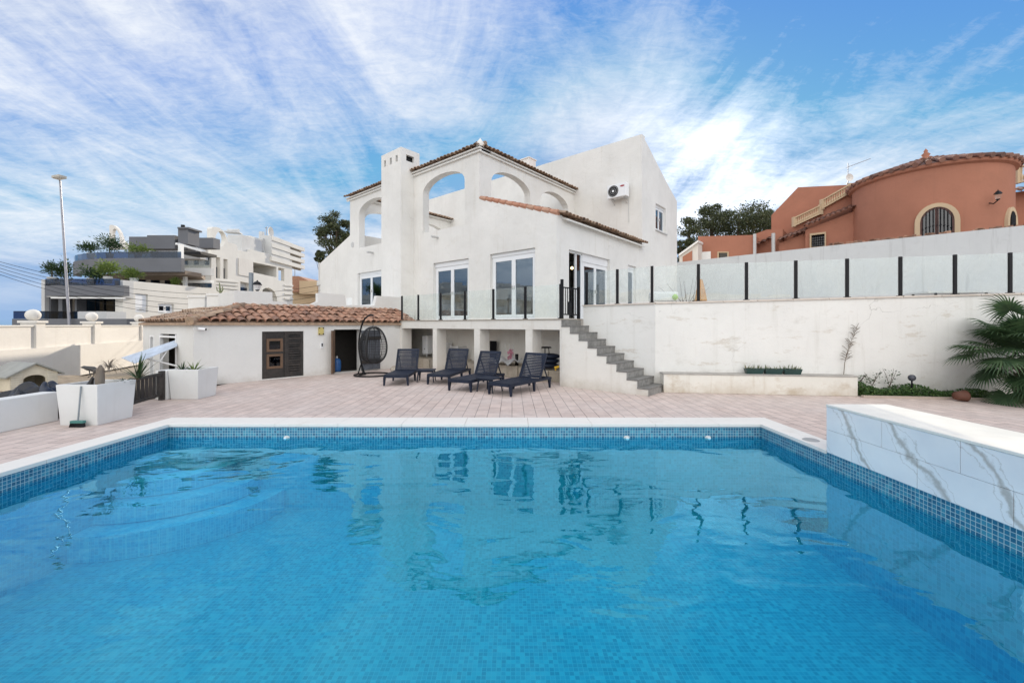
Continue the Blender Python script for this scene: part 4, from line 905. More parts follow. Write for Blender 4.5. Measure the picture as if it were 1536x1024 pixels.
planter(-7.10, -6.54, 8.67, 9.2, .62, 'white square planter with agave leaves beside the shed')
lw = thing('low_wall', 'low white garden wall at the left edge of the deck', 'wall', (-7.45, 4, 0)); g = MB(); g.box(-7.60, -7.35, 2.0, 6.75, 0, .47); g.build('wall', m_planter, lw, bevel=.012)
t = thing('white_pier', 'small white pier between dark fence and agave planter', 'pier', (-7.3, 8.8, 0)); g = MB(); g.box(-7.38, -7.14, 8.62, 8.95, 0, .60); g.build('body', m_planter, t, bevel=.01)
fp0, fp1 = Vector((-6.85, 7.3, 0)), Vector((-7.22, 8.6, 0)); fd = (fp1 - fp0)
t = thing('wooden_fence', 'short dark weathered picket fence between the white planters', 'fence', tuple(fp0.lerp(fp1, .5)))
for f in (0, 1): g = MB(); p = fp0.lerp(fp1, f); g.box(p.x - .045, p.x + .045, p.y - .045, p.y + .045, 0, .60); g.build('post', m_wood, t)
g = MB(); random.seed(8)
for k in range(9):
    p = fp0.lerp(fp1, (k + .8) / 10); g.box(p.x - .010, p.x + .010, p.y - .030, p.y + .030, .09, .52 + random.uniform(-.01, .01))
g.bar(fp0 + Vector((0, 0, .54)), fp1 + Vector((0, 0, .54)), .05, .055); g.bar(fp0 + Vector((0, 0, .12)), fp1 + Vector((0, 0, .12)), .05, .05); g.build('pickets', m_wood, t)
t = thing('broom', 'broom with teal head and black bristles leaning on white planter', 'broom', (-6.46, 6.22, 0)); bxp = G(114, 641)
g = MB(); g.tube([(bxp[0] - .0, bxp[1] + .03, .09), W(121.5, 579, 6.365)], .011, 8); g.build('handle', plain('grey_handle', (.22, .25, .27), .5), t)
g = MB(); g.box(bxp[0] - .10, bxp[0] + .10, bxp[1] - .0, bxp[1] + .055, .06, .10); g.build('head', plain('teal_plastic', (.06, .20, .18), .5), t, bevel=.008)
g = MB(); random.seed(2)
for k in range(170): x = random.uniform(-.095, .095); y = random.uniform(.004, .05); g.tube([(bxp[0] + x, bxp[1] + y, .062), (bxp[0] + x * 1.15, bxp[1] + y - .005, .003)], .004, 4)
g.build('bristles', m_black, t)
# raised bed with soil, dog house, tarp, bags
g = MB(); random.seed(11); nx, ny = 30, 26
g.add([(-13.6 + 6.05 * i / nx, 2 + 8.5 * j / ny, .24 + random.uniform(0, .05)) for j in range(ny + 1) for i in range(nx + 1)], [(j * (nx + 1) + i, j * (nx + 1) + i + 1, (j + 1) * (nx + 1) + i + 1, (j + 1) * (nx + 1) + i) for j in range(ny) for i in range(nx)])
tag(g.build('garden_bed', plain('sandy_soil', (.38, .30, .21), .95, var=.3, bump=.5)), kind='structure')
dh = thing('dog_house', 'grey and cream plastic dog house with dark round doorway', 'dog house', (-9.7, 8.6, .26))
Fx, Fy, rzd = -9.45, 8.25, radians(72)
def DH(x, y, z): return (Fx + x * cos(rzd) - y * sin(rzd), Fy + x * sin(rzd) + y * cos(rzd), .27 + z)
w, hw_, hp, dp = .34, .30, .50, .75
g = MB(); do = arch(-.16, .16, .03, .20, .29, 10); do = [(x, z) for x, z in do]
g.slab(lambda s, z, d: DH(s, d, z), [(-w, 0), (w, 0), (w, hw_), (0, hp), (-w, hw_)], [do], 0, .03); g.slab(lambda s, z, d: DH(s, dp - d, z), [(-w, 0), (w, 0), (w, hw_), (0, hp), (-w, hw_)], (), 0, .03)
g.box(-w, -w + .03, .03, dp - .03, 0, hw_, DH); g.box(w - .03, w, .03, dp - .03, 0, hw_, DH); g.build('walls', plain('cream_plastic', (.62, .56, .44), .5), dh)
g = MB()
for k in range(7):
    z = .04 + k * .045; g.box(-w + .01, -.175, -.012, -.001, z, z + .028, DH)
m_pale = plain('pale_plastic', (.66, .61, .5), .5); g.build('siding', m_pale, dh); g = MB()
for k in range(7): z = .04 + k * .045; g.box(.175, w - .01, -.012, -.001, z, z + .028, DH)
g.build('siding', m_pale, dh)
g = MB()
for s in (-1, 1):
    P = [DH(s * x, y, z + q) for q in (0, .03) for y in (-.06, dp + .06) for x, z in ((0, hp + .005), (w + .08, hw_ - .04))]
    g.add(P, [(0, 2, 3, 1), (4, 5, 7, 6), (0, 1, 5, 4), (2, 6, 7, 3), (0, 4, 6, 2), (1, 3, 7, 5)])
g.build('roof', plain('grey_plastic_roof', (.30, .30, .27), .55), dh)
def cloth(name, label, cat, x0, x1, y0, y1, z, amp, mat, sd, n=22):
    random.seed(sd); ph = [random.uniform(0, 6) for _ in range(6)]; g = MB(); vs = []
    for j in range(n + 1):
        for i in range(n + 1):
            u, v = i / n, j / n; e = min(1, 4 * min(u, 1 - u), 4 * min(v, 1 - v)) if 1 else 1
            h = amp * (.5 + .3 * sin(5 * u + ph[0] + 3 * v) + .2 * sin(11 * v + ph[1] - 4 * u) + .12 * sin(19 * u + ph[2])) * e ** .6 + .02
            vs.append((x0 + (x1 - x0) * u + .04 * sin(9 * v + ph[3]), y0 + (y1 - y0) * v + .04 * sin(8 * u + ph[4]), z + h))
    m = len(vs); vs += [(a, b, z - .02) for a, b, c in vs]; q = n + 1
    fs = [(j * q + i, j * q + i + 1, (j + 1) * q + i + 1, (j + 1) * q + i) for j in range(n) for i in range(n)]
    for i in range(n): fs += [(i, i + 1, m + i + 1, m + i), (n * q + i, n * q + i + 1, m + n * q + i + 1, m + n * q + i), (i * q, (i + 1) * q, m + (i + 1) * q, m + i * q), (i * q + n, (i + 1) * q + n, m + (i + 1) * q + n, m + i * q + n)]
    g.add(vs, fs); return tag(g.build(name, mat, loc=((x0 + x1) / 2, (y0 + y1) / 2, z), smooth=True), label, cat)
cloth('tarpaulin', 'crumpled grey green tarpaulin heaped behind the low white wall', 'tarpaulin', -9.1, -7.9, 6.2, 7.3, .28, .28, plain('grey_green_tarp', (.22, .25, .22), .5, var=.25), 31)
cloth('rubbish_bag', 'shiny black rubbish bag beside the grey tarpaulin', 'bag', -8.35, -7.65, 6.5, 7.1, .30, .27, plain('black_plastic', (.010, .011, .016), .45, var=.3), 33)
cloth('rubbish_bag', 'dark blue rubbish sack nearest the broom planter', 'bag', -8.0, -7.62, 6.75, 7.3, .30, .26, plain('navy_plastic_bag', (.012, .02, .04), .3, var=.3), 37)
g = MB(); c = W(10, 601, 6.0); g.box(-7.5, -7.42, 5.9, 6.02, .471, .505); tag(g.build('broken_brick', m_tile, loc=(-7.46, 5.96, .471), bevel=.008), 'broken orange brick lying on the low white wall', 'brick')
# bird sculpture, cactus stump, yucca in front planter
def blades(mb, c, n, L, w, el0, el1, bend=.3, sd=1, az=None):
    random.seed(sd)
    for k in range(n):
        a = random.uniform(0, 2 * pi) if az is None else random.uniform(*az); e = random.uniform(el0, el1); l = L * random.uniform(.7, 1.1); p = Vector(c); d = Vector((cos(a) * cos(e), sin(a) * cos(e), sin(e))); sd_ = Vector((-sin(a), cos(a), 0)); vs = []; m = 6
        for i in range(m + 1):
            ww = w * (1 - (i / m) ** 1.6) * (.6 + .4 * min(1, i * .8)) + .001; vs += [p - sd_ * ww, p + sd_ * ww]; p = p + d * l / m; d = (d - Vector((0, 0, bend / m * (1 + i * .3)))).normalized()
        mb.add(vs, [(2 * i, 2 * i + 1, 2 * i + 3, 2 * i + 2) for i in range(m)])
sx, sy = -6.74, 6.7
t = thing('bird_sculpture', 'dark bronze bird sculpture perched on a stump in the planter', 'sculpture', (sx, sy, .54)); m_bronze = plain('dark_bronze', (.035, .032, .03), .45)
g = MB(); P = [(sx - .20, sy, .865), (sx - .15, sy, .87), (sx - .08, sy, .85), (sx + .0, sy, .84), (sx + .08, sy, .80), (sx + .12, sy, .72)]; g.tube(P, [.004, .022, .035, .042, .038, .012], 10); g.add([(sx - .02, sy - .01, .87), (sx + .15, sy - .06, .80), (sx + .1, sy - .02, .79), (sx - .02, sy + .01, .87), (sx + .15, sy + .06, .81), (sx + .1, sy + .02, .80)], [(0, 1, 2), (3, 4, 5), (0, 3, 4, 1)]); g.build('body', m_bronze, t, smooth=True)
for k in (-.06, .0): g = MB(); g.tube([(sx + k, sy, .82), (sx + k + .02, sy, .73), (sx + k - .02, sy, .70)], .007, 6); g.build('leg', m_bronze, t)
g = MB(); g.tube([(sx + .10, sy, .54), (sx + .13, sy, .68), (sx + .11, sy, .80)], [.06, .035, .025], 9); g.tube([(sx - .06, sy, .55), (sx + .0, sy, .70)], [.05, .02], 8); g.build('stump', m_bronze, t)
cx2, cy2 = -6.48, 6.55
t = thing('dry_cactus', 'withered grey cactus stump at the front corner of the planter', 'cactus', (cx2, cy2, .54)); g = MB(); g.tube([(cx2, cy2, .50), (cx2, cy2, .7), (cx2 + .01, cy2, .85), (cx2 + .01, cy2, .92)], [.055, .062, .05, .01], 12); g.build('trunk', m_dry, t); g = MB(); blades(g, (cx2 + .05, cy2 + .1, .86), 60, .26, .006, .0, 1.3, 1.2, 3); g.build('dry_leaves', m_dry, t)
t = thing('yucca', 'spiky green yucca growing at the back of the front planter', 'yucca', (-6.42, 6.85, .54)); g = MB(); blades(g, (-6.42, 7.15, .62), 34, .48, .014, .25, 1.5, .25, 5); blades(g, (-6.42, 6.9, .55), 22, .2, .016, .3, 1.3, .5, 7); g.build('leaves', m_leafd, t); g = MB(); g.tube([(-6.42, 7.0, .54), (-6.42, 7.15, .64)], .03); g.build('stem', m_bark, t)
t = thing('agave', 'low green agave growing in the planter beside the shed', 'agave', (-6.82, 8.9, .53)); g = MB(); blades(g, (-6.8, 8.9, .54), 46, .3, .016, .25, 1.2, .3, 9); g.build('leaves', m_leafy, t); g = MB(); blades(g, (-7.0, 8.85, .54), 16, .26, .012, .8, 1.5, .2, 10); g.build('tuft', m_leafd, t)
# ------------------------------------------------------------------ street wall on the left
cw0, cw1 = Vector((-12.35, 10.05)), Vector((-14.75, 16.6)); cwd = (cw1 - cw0).normalized(); cn = Vector((cwd.y, -cwd.x)); 
def PC(s, z, d): return (cw0.x + cwd.x * s - cn.x * d, cw0.y + cwd.y * s - cn.y * d, z)
def cpx(px):
    u = (px - CX) / K; return (u * cw0.y - cw0.x) / (cwd.x - u * cwd.y)
sw = thing('street_wall', 'sunlit cream garden wall with piers and ball finials', 'wall', PC(3, 0, 0))
g = MB(); g.slab(PC, rect(-3, 8.2, 0, .93), (), -.08, .25); g.slab(PC, rect(-3, 8.2, .93, 1.50), (), 0, .2); g.slab(PC, rect(-3, 8.2, 1.50, 1.54), (), -.03, .23); g.build('wall', m_cream, sw)
for px in (57, 143.5, 213):
    s = cpx(px); g = MB(); g.slab(PC, rect(s - .17, s + .17, .931, 1.60), (), -.06, .26); g.slab(PC, rect(s - .21, s + .21, 1.60, 1.66), (), -.1, .3); pr = g.build('pier', m_cream, sw)
    g = MB(); c = PC(s, 1.81, .1); g.ball(c, .155, 20); g.build('ball_finial', m_cream, pr, smooth=True)
m_kerb = stucco('pink_kerb', (.52, .42, .36), amt=.4, base_z=0)
# ------------------------------------------------------------------ ledge plants, ivy, weeds, palm
for i, (x0, x1, lb) in enumerate(((1112.5, 1139.5, 'leftmost dark green trough with spiky succulents on the ledge'), (1140.5, 1167, 'middle dark green trough of succulents on the ledge'), (1168, 1195, 'rightmost dark green trough with pale succulents on the ledge'))):
    t0, t1 = tpx(x0), tpx(x1); c = wline((t0 + t1) / 2, -.18, .446); t = thing('plant_trough', lb, 'planter', c, 0, 'dark green troughs on the ledge')
    g = MB(); P = [wline(t0 + e, -.18 - o, z) for z, e, o in ((.447, .03, .06), (.57, 0, .085))]; 
    vs = [];
    for z, e, o in ((.447, .03, .055), (.565, 0.0, .08), (.565, .015, .065), (.54, .02, .06)): vs += [wline(t0 + e, -.17 - o, z), wline(t1 - e, -.17 - o, z), wline(t1 - e, -.17 + o, z), wline(t0 + e, -.17 + o, z)]
    fs = [(4 * k + i, 4 * k + (i + 1) % 4, 4 * k + 4 + (i + 1) % 4, 4 * k + 4 + i) for k in range(3) for i in range(4)] + [(12, 13, 14, 15), (3, 2, 1, 0)]
    g.add(vs, fs); g.build('trough', plain('green_plastic', (.02, .055, .05), .4), t)
    g = MB(); random.seed(40 + i)
    for k in range(5): blades(g, wline(t0 + (t1 - t0) * (k + .5) / 5, -.17 + random.uniform(-.03, .03), .54), (10, 6, 9)[i], random.uniform(.10, .17), .010, .1, 1.4, .1, 50 + i * 9 + k)
    g.build('succulents', m_succ, t)
def leafcloud(mb, n, fn, s0, s1, sd=1):
    random.seed(sd)
    for k in range(n):
        p = Vector(fn()); a = Vector([random.gauss(0, 1) for _ in range(3)]).normalized(); b = a.cross(Vector([random.gauss(0, 1) for _ in range(3)])).normalized(); s = random.uniform(s0, s1)
        mb.add([p - a * s, p + b * s * .45, p + a * s, p - b * s * .45], [(0, 1, 2, 3)])
tI0, tI1 = tE + .05, tpx(1470)
g = MB()
def ivyp():
    t = tI0 + (tI1 - tI0) * random.random() ** 1.1; f = 1 - (t - tI0) / (tI1 - tI0) * .55; o = -random.random() * .42; return wline(t, o, random.random() ** 1.3 * .30 * f * (.8 + .3 * sin(t * 5)) + .02)
leafcloud(g, 4200, ivyp, .018, .04, 3); tag(g.build('ivy', m_ivy), 'low green ivy in the bed below the retaining wall', 'ivy', kind='stuff')
g = MB(); wbox(g, tE + .012, tpx(1536) + 3, -.48, -.40, 0, .045); tag(g.build('bed_kerb', m_kerb), kind='structure')
def weed(px, py, h, lb, mat, dens=5, sp=.2, name='weed', base=.2, cat='weed', lsz=.03):
    t0 = tpx(px); t = thing(name, lb, cat, wline(t0, -.12, base)); g = MB(); random.seed(int(px)); lf = MB()
    for k in range(3):
        p0 = Vector(wline(t0, -.12, base)); p1 = Vector(wline(t0 + random.uniform(-sp, sp), -.12 + random.uniform(-.08, .05), base + h * random.uniform(.7, 1))); g.tube([p0, p0.lerp(p1, .5) + Vector((.01, 0, .02)), p1], [.006, .005, .002], 5)
        for i in range(dens):
            q = p0.lerp(p1, .25 + .75 * i / dens); leafcloud(lf, 3, lambda: (q.x + random.uniform(-.09, .09), q.y + random.uniform(-.07, .07), q.z + random.uniform(-.04, .04)), lsz * .5, lsz, int(px) + i * 7 + k)
    g.build('stem', m_bark, t); lf.build('leaves', mat, t)
weed(1302, 0, .42, 'thin leafy weed growing from ivy left of centre', m_leafd, lsz=.035)
weed(1328, 0, .50, 'taller thin weed rising from the middle of the ivy', m_leafd, lsz=.035)
weed(1280, 0, .32, 'small weed at the end of the low ledge', m_leafd, lsz=.03)
t0 = tpx(1262); t = thing('dry_stalk', 'tall dry grass stalk leaning against wall at ledge end', 'plant', wline(t0, -.1, .44)); g = MB(); A_, B_ = Vector(wline(t0, -.08, .44)), Vector(wline(tpx(1283), -.05, 1.50)); M_ = A_.lerp(B_, .5) + Vector((-.06, 0, 0)); g.tube([A_, A_.lerp(M_, .5) + Vector((-.02, 0, 0)), M_, B_], [.008, .007, .005, .002], 6); g.build('stem', m_dry, t); g = MB(); random.seed(77)
for k in range(46):
    f = random.uniform(.3, 1); p = M_.lerp(B_, (f - .5) * 2) if f > .5 else A_.lerp(M_, f * 2); d = Vector((random.uniform(-.12, .12), random.uniform(-.03, .03), random.uniform(.02, .12))); g.tube([p, p + d * .7, p + d * 1.2 + Vector((0, 0, -.02))], [.004, .006, .003], 4)
g.build('seed_head', m_dry, t)
def fan_leaf(mb, O, az, el, L, R_, sd, droop=.5):
    random.seed(sd); O = Vector(O); d = Vector((cos(az) * cos(el), sin(az) * cos(el), sin(el))); side = Vector((-sin(az), cos(az), 0)); up = side.cross(d) * -1
    if up.z < 0: up = -up
    pts = [O + d * L * q / 5 - Vector((0, 0, 1)) * .10 * L * (q / 5) ** 2 for q in range(6)]; st_ = pts; c = pts[-1]; dd = (pts[-1] - pts[-2]).normalized(); n = 30
    for k in range(n):
        an = radians(-125 + 250 * k / (n - 1)); v = dd * cos(an) + side * sin(an); l = R_ * random.uniform(.88, 1.05) * (1 - .15 * abs(an) / 2.2); w = R_ * .032; cr = v.cross(up).normalized(); vs = []; m = 5
        p = c.copy(); vv = v.copy()
        for i in range(m + 1):
            ww = w * (.25, 1, 1, .8, .45, .05)[i]; vs += [p - cr * ww + up * .3 * ww, p + cr * ww + up * .3 * ww]; p = p + vv * l / m; vv = (vv - Vector((0, 0, droop * .14 * (i + 1)))).normalized()
        mb.add(vs, [(2 * i, 2 * i + 1, 2 * i + 3, 2 * i + 2) for i in range(m)])
    return st_
pc = Vector((10.25, 8.2, 0))
t = thing('fan_palm', 'dark green fan palm with drooping fronds at right edge of deck', 'palm', tuple(pc)); g = MB(); sg = MB(); random.seed(15)
specs = [(176, 24, 1.15, .55), (162, -4, 1.0, .5), (196, 2, .95, .5), (185, 46, .9, .5), (215, 22, .8, .5), (172, -22, .75, .45), (150, 30, .75, .5), (235, 0, .7, .5), (250, 40, .6, .5), (205, -20, .8, .45), (120, 50, .7, .5), (90, 30, .7, .5), (280, 20, .7, .5), (60, 60, .8, .5), (20, 40, .7, .5), (300, 55, .7, .5), (180, 70, .75, .5), (340, 20, .7, .5), (188, 12, .55, .45)]
random.seed(151)
specs += [(random.uniform(0, 360), random.uniform(-25, 75), random.uniform(.45, .8), random.uniform(.45, .6)) for _ in range(34)]
specs += [(190, -38, .85, .5), (170, -32, .9, .5), (215, -35, .8, .5), (240, -30, .8, .5), (200, -12, 1.0, .55), (182, 62, 1.0, .55), (225, 50, .95, .55)]
for k, (az, el, L, Rr) in enumerate(specs):
    O = pc + Vector((0, 0, .75 + .5 * ((k * 37) % 10) / 10)); p = fan_leaf(g, O, radians(az), radians(el), L, Rr, 100 + k, .6); sg.tube(p, [.018, .014, .012, .01, .009, .008], 6)
g.build('fronds', m_palm, t); sg.build('frond_stalk', m_leafd, t); g = MB(); g.tube([pc, pc + Vector((0, 0, .5)), pc + Vector((.02, 0, .85))], [.22, .2, .12], 14)
random.seed(3)
for k in range(60): a = random.uniform(0, 6.28); z = random.uniform(.1, .8); g.tube([pc + Vector((.18 * cos(a), .18 * sin(a), z)), pc + Vector((.28 * cos(a), .28 * sin(a), z + .1))], [.03, .01], 5)
g.build('trunk', m_bark, t)
t = thing('terracotta_pot', 'brown broken pot lying under the fan palm leaves', 'pot', (9.0, 8.35, 0)); g = MB(); g.lathe((0, 0, 0), [(.001, 0), (.08, 0), (.11, .18), (.12, .20), (.10, .20), (.07, .03)], 18); g.v = [(9.0 + v[2] * .9, 8.45 + v[1], .11 + v[0]) for v in g.v]; g.build('body', plain('brown_clay', (.13, .05, .03), .7), t, smooth=True)
g = MB(); t0 = tpx(1351); g.ball(wline(t0, -.3, .42), .07, 14); o = thing('garden_globe', 'small dark globe light standing above the ivy', 'garden light', wline(t0, -.3, 0)); g.build('globe', plain('dark_globe', (.05, .055, .07), .25), o, smooth=True); g = MB(); g.tube([wline(t0, -.3, 0), wline(t0, -.3, .36)], .015); g.build('stake', m_black, o)
m_tilebrown = island('brown_tile', (.22, .10, .07), (.32, .17, .12), (.14, .075, .06), damt=.5)
# ------------------------------------------------------------------ terracotta house
oh = thing('terracotta_house', 'terracotta coloured house with round tower, arched windows and tiled roof', 'house', R(8, 27, 0), RZ)
D_ = 27.0; ca = radians(44.8); tc_ = (D_ * sin(ca), D_ * cos(ca)); Rt = D_ * sin(radians(5.6)); zr = 8.15
g = MB(); n = 64; g.lathe((tc_[0], tc_[1], 0), [(Rt, 0), (Rt, zr - .12)], n); tw = g.build('tower_wall', m_orange, oh, smooth=True)
g = MB(); g.lathe((tc_[0], tc_[1], 0), [(Rt + .003, zr - .16), (Rt + .12, zr - .1), (Rt + .16, zr), (Rt + .05, zr + .01)], n); g.build('cornice', m_orange, tw)
g = MB(); ap = 9.2; random.seed(17); nr = 46
g.lathe((tc_[0], tc_[1], 0), [(Rt + .1, zr + .02), (.001, ap - .02)], n)
for k in range(nr):
    a = 2 * pi * k / nr
    for j in range(6):
        r0 = (Rt + .24) * (1 - j / 7); r1 = (Rt + .24) * (1 - (j + 1.15) / 7)
        if j > 3 and k % 2: continue
        z0_ = zr + .05 + (ap - zr - .05) * (1 - r0 / (Rt + .24)); z1_ = zr + .03 + (ap - zr - .03) * (1 - r1 / (Rt + .24)); g.tube([(tc_[0] + r0 * cos(a), tc_[1] + r0 * sin(a), z0_), (tc_[0] + r1 * cos(a), tc_[1] + r1 * sin(a), z1_)], [.10, .09 * max(.4, r1 / Rt + .3)], 8, True)
g.build('tower_roof', m_tilebrown, tw)
g = MB(); g.lathe((tc_[0], tc_[1], ap - .1), [(.22, 0), (.22, .12), (.1, .16), (.16, .26), (.06, .36), (.08, .42), (.001, .55)], 14); g.build('finial', m_orange, tw, smooth=True)
def tower_window(px, zb0, zs, zt, wdt, grille=True):
    th = atan2((px - CX) / K, 1); rel = th - ca; # angle on circle facing camera
    s_ = D_ * sin(rel); 
    ph = math.asin(max(-1, min(1, D_ * sin(rel) / Rt))) if abs(D_ * sin(rel)) < Rt else radians(66)
    back = atan2(-tc_[1], -tc_[0]); ang = back + ph          # direction from tower axis
    nrm = Vector((cos(ang), sin(ang))); tan = Vector((-sin(ang), cos(ang))); c = Vector(tc_) + nrm * (Rt - .02)
    P = lambda s, z, d: (c.x + tan.x * s - nrm.x * d, c.y + tan.y * s - nrm.y * d, z)
    w = wdt / 2; inner = arch(-w, w, zb0, zs, zt); outer = arch(-w - .16, w + .16, zb0 - .1, zs, zt + .16)
    g = MB(); g.slab(P, outer, [inner], -.09, .05); f = g.build('window_surround', m_sand, tw)
    g = MB(); g.slab(P, arch(-w, w, zb0, zs, zt), (), -.035, -.025); g.build('pane', m_tglassd, f)
    g = MB(); g.slab(P, arch(-w, w, zb0, zs, zt), [arch(-w + .07, w - .07, zb0 + .06, zs, zt - .07)], -.06, -.036); g.slab(P, rect(-.05, .05, zb0 + .06, zt - .07), (), -.055, -.037); g.build('sash', m_woodred, f)
    if grille:
        g = MB(); k = 9
        for i in range(k):
            s = -w + .08 + (2 * w - .16) * i / (k - 1); zt_ = zs + (zt - zs) * sqrt(max(0, 1 - (s / w) ** 2)) - .03; g.tube([P(s, zb0, -.10), P(s, zt_, -.10)], .012, 5); g.ball(P(s, (zb0 + zt_) / 2, -.1), .03, 8)
        g.build('grille', m_black, f)
m_tglassd = glass_clear('dark_window_glass', (.05, .06, .08), .04); m_woodred = plain('red_brown_wood', (.10, .035, .025), .5)
Yn = (D_ - Rt) * cos(ca)
tower_window(1403.5, 4.9, 5.75, CH + (487 - 313) / K * Yn, 1.0); 
tower_window(1511, 5.1, 5.6, 6.1, .5, True)
# wall lantern on the tower
th = atan2((1477 - CX) / K, 1); ang = atan2(-tc_[1], -tc_[0]) + math.asin(D_ * sin(th - ca) / Rt); p = Vector((tc_[0] + Rt * cos(ang), tc_[1] + Rt * sin(ang))); nr_ = Vector((cos(ang), sin(ang))); z = CH + (487 - 299) / K * p.y
t = thing('wall_lantern', 'black lantern on scroll bracket fixed to the terracotta tower', 'lantern', (p.x, p.y, z)); q = p + nr_ * .3
g = MB(); g.tube([(p.x, p.y, z - .15), (p.x + nr_.x * .15, p.y + nr_.y * .15, z - .22), (q.x, q.y, z - .12)], .02); g.build('bracket', m_black, t)
g = MB(); g.lathe((q.x, q.y, z - .12), [(.04, 0), (.07, .04)], 6); g.build('base', m_black, t); g = MB(); g.lathe((q.x, q.y, z + .12), [(.13, 0), (.06, .1), (.015, .13), (.001, .2)], 6); g.build('cap', m_black, t); g = MB(); g.lathe((q.x, q.y, z - .08), [(.07, 0), (.11, .2)], 6); g.build('globe', m_rail, t)
def slabA(name, pts, b, dep, mat, par=oh, holes=()):
    g = MB(); g.slab(PA(b), ax(pts, b), [ax(h, b) for h in holes], 0, dep); return g.build(name, mat, par)
def seg_tiles(name, p, q, b, par, mat=m_tilebrown, dep=.9, w=.22):
    A_ = Vector(R(pa(p[0], b), b - .25, za(p[0], p[1], b))); B_ = Vector(R(pa(q[0], b), b - .25, za(q[0], q[1], b))); U = B_ - A_; n = max(2, int(U.length / w)); V = Vector(R(0, 1, .35))
    g = MB(); tiles(g, A_, U, V, U.length / n, .4, n, 3); return g.build(name, mat, par)
def balust(p, q, b, h, par, n=14):
    A_ = Vector(R(pa(p[0], b), b, za(p[0], p[1], b))); B_ = Vector(R(pa(q[0], b), b, za(q[0], q[1], b))); g = MB(); up = Vector((0, 0, h))
    g.bar(A_, B_, .16, .06); g.bar(A_ + up, B_ + up, .17, .06)
    for i in range(n):
        c = A_.lerp(B_, (i + .5) / n); g.lathe(c, [(.03, 0), (.055, h * .3), (.02, h * .55), (.04, h)], 8)
    for f in (0, 1): c = A_.lerp(B_, f); g.box(-.08, .08, -.08, .08, -.05, h + .06, c=c)
    return g.build('balustrade', m_sand, par)
slabA('gable_block', [(1157, 520), (1157, 323), (1197, 281), (1279, 277), (1300, 277), (1300, 520)], 28.5, 4, m_orange)
slabA('wing_wall', [(1232, 520), (1232, 314), (1276, 290), (1300, 286), (1300, 520)], 27.4, 1, m_orange)
slabA('wing_wall', [(1190, 520), (1190, 340), (1232, 320), (1232, 520)], 27.5, .9, m_orange)
slabA('wing_wall', [(1208, 520), (1208, 345), (1294, 312), (1318, 312), (1318, 520)], 26.3, 1, m_orange, holes=[[(1217, 371), (1237, 369), (1237, 350.5), (1217, 353)]])
seg_tiles('verge_tiles', (1206, 343), (1295, 308), 26.2, oh)
slabA('low_wing', [(1168, 520), (1168, 365), (1208, 350), (1208, 520)], 26.6, 1, m_orange); seg_tiles('verge_tiles', (1166, 364), (1209, 349), 26.5, oh)
slabA('low_wing', [(1132, 520), (1132, 351), (1150, 344.5), (1174, 343), (1174, 520)], 27.0, 3, m_orange); seg_tiles('verge_tiles', (1133, 372), (1158, 360), 26.8, oh)
slabA('low_wing', [(1047, 520), (1047, 354.5), (1132, 352.5), (1132, 520)], 26.0, 4, m_orange, holes=[[(1078, 388), (1091, 388), (1091, 379), (1078, 379)]])
g = MB(); g.slab(PA(25.97), ax([(1076, 389.5), (1093, 389.5), (1093, 377.5), (1076, 377.5)], 25.97), [ax([(1078, 388), (1091, 388), (1091, 379), (1078, 379)], 25.97)], 0, .1); f = g.build('window_frame', m_sand, oh); g = MB(); g.slab(PA(26.1), ax([(1077, 389), (1092, 389), (1092, 378), (1077, 378)], 26.1), (), 0, .03); g.build('pane', m_tglassd, f)
g = MB(); g.slab(PA(25.97), ax([(1053, 392), (1066, 391), (1066, 377), (1053, 378)], 25.97), (), 0, .02); g.build('shutter', m_white_paint, oh)
g = MB(); g.slab(PA(26.2), ax([(1214.5, 375), (1239, 372), (1239, 347.5), (1214.5, 350.5)], 26.2), [ax([(1217, 371), (1237, 369), (1237, 350.5), (1217, 353)], 26.2)], 0, .15); f = g.build('window_frame', m_sand, oh)
g = MB(); g.slab(PA(26.5), ax([(1216, 373), (1238, 370), (1238, 349), (1216, 352)], 26.5), (), 0, .03); g.build('pane', m_tglassd, f)
g = MB(); pp0 = ax([(1217, 371), (1237, 369), (1237, 350.5), (1217, 353)], 26.25)
for k in range(1, 6): s = pp0[0][0] + (pp0[1][0] - pp0[0][0]) * k / 6; g.tube([R(s, 26.25, pp0[0][1]), R(s, 26.25, pp0[2][1])], .015, 5)
for k in range(1, 5): z = pp0[0][1] + (pp0[2][1] - pp0[0][1]) * k / 5; g.tube([R(pp0[0][0], 26.25, z), R(pp0[1][0], 26.25, z)], .015, 5)
g.build('grille', m_black, f)
balust((1233, 313), (1275, 289.5), 27.3, .42, oh, 12); balust((1191, 339), (1231, 320.5), 27.3, .42, oh, 14)
g = MB(); g.tube([R(pa(1132, 25.9), 25.9, 3), R(pa(1132, 25.9), 25.9, za(1132, 351, 25.9))], .08); g.tube([R(pa(1160, 26.4), 26.4, 3), R(pa(1160, 26.4), 26.4, za(1160, 350, 26.4))], .09); g.build('vent_pipe', m_lgrey, oh)
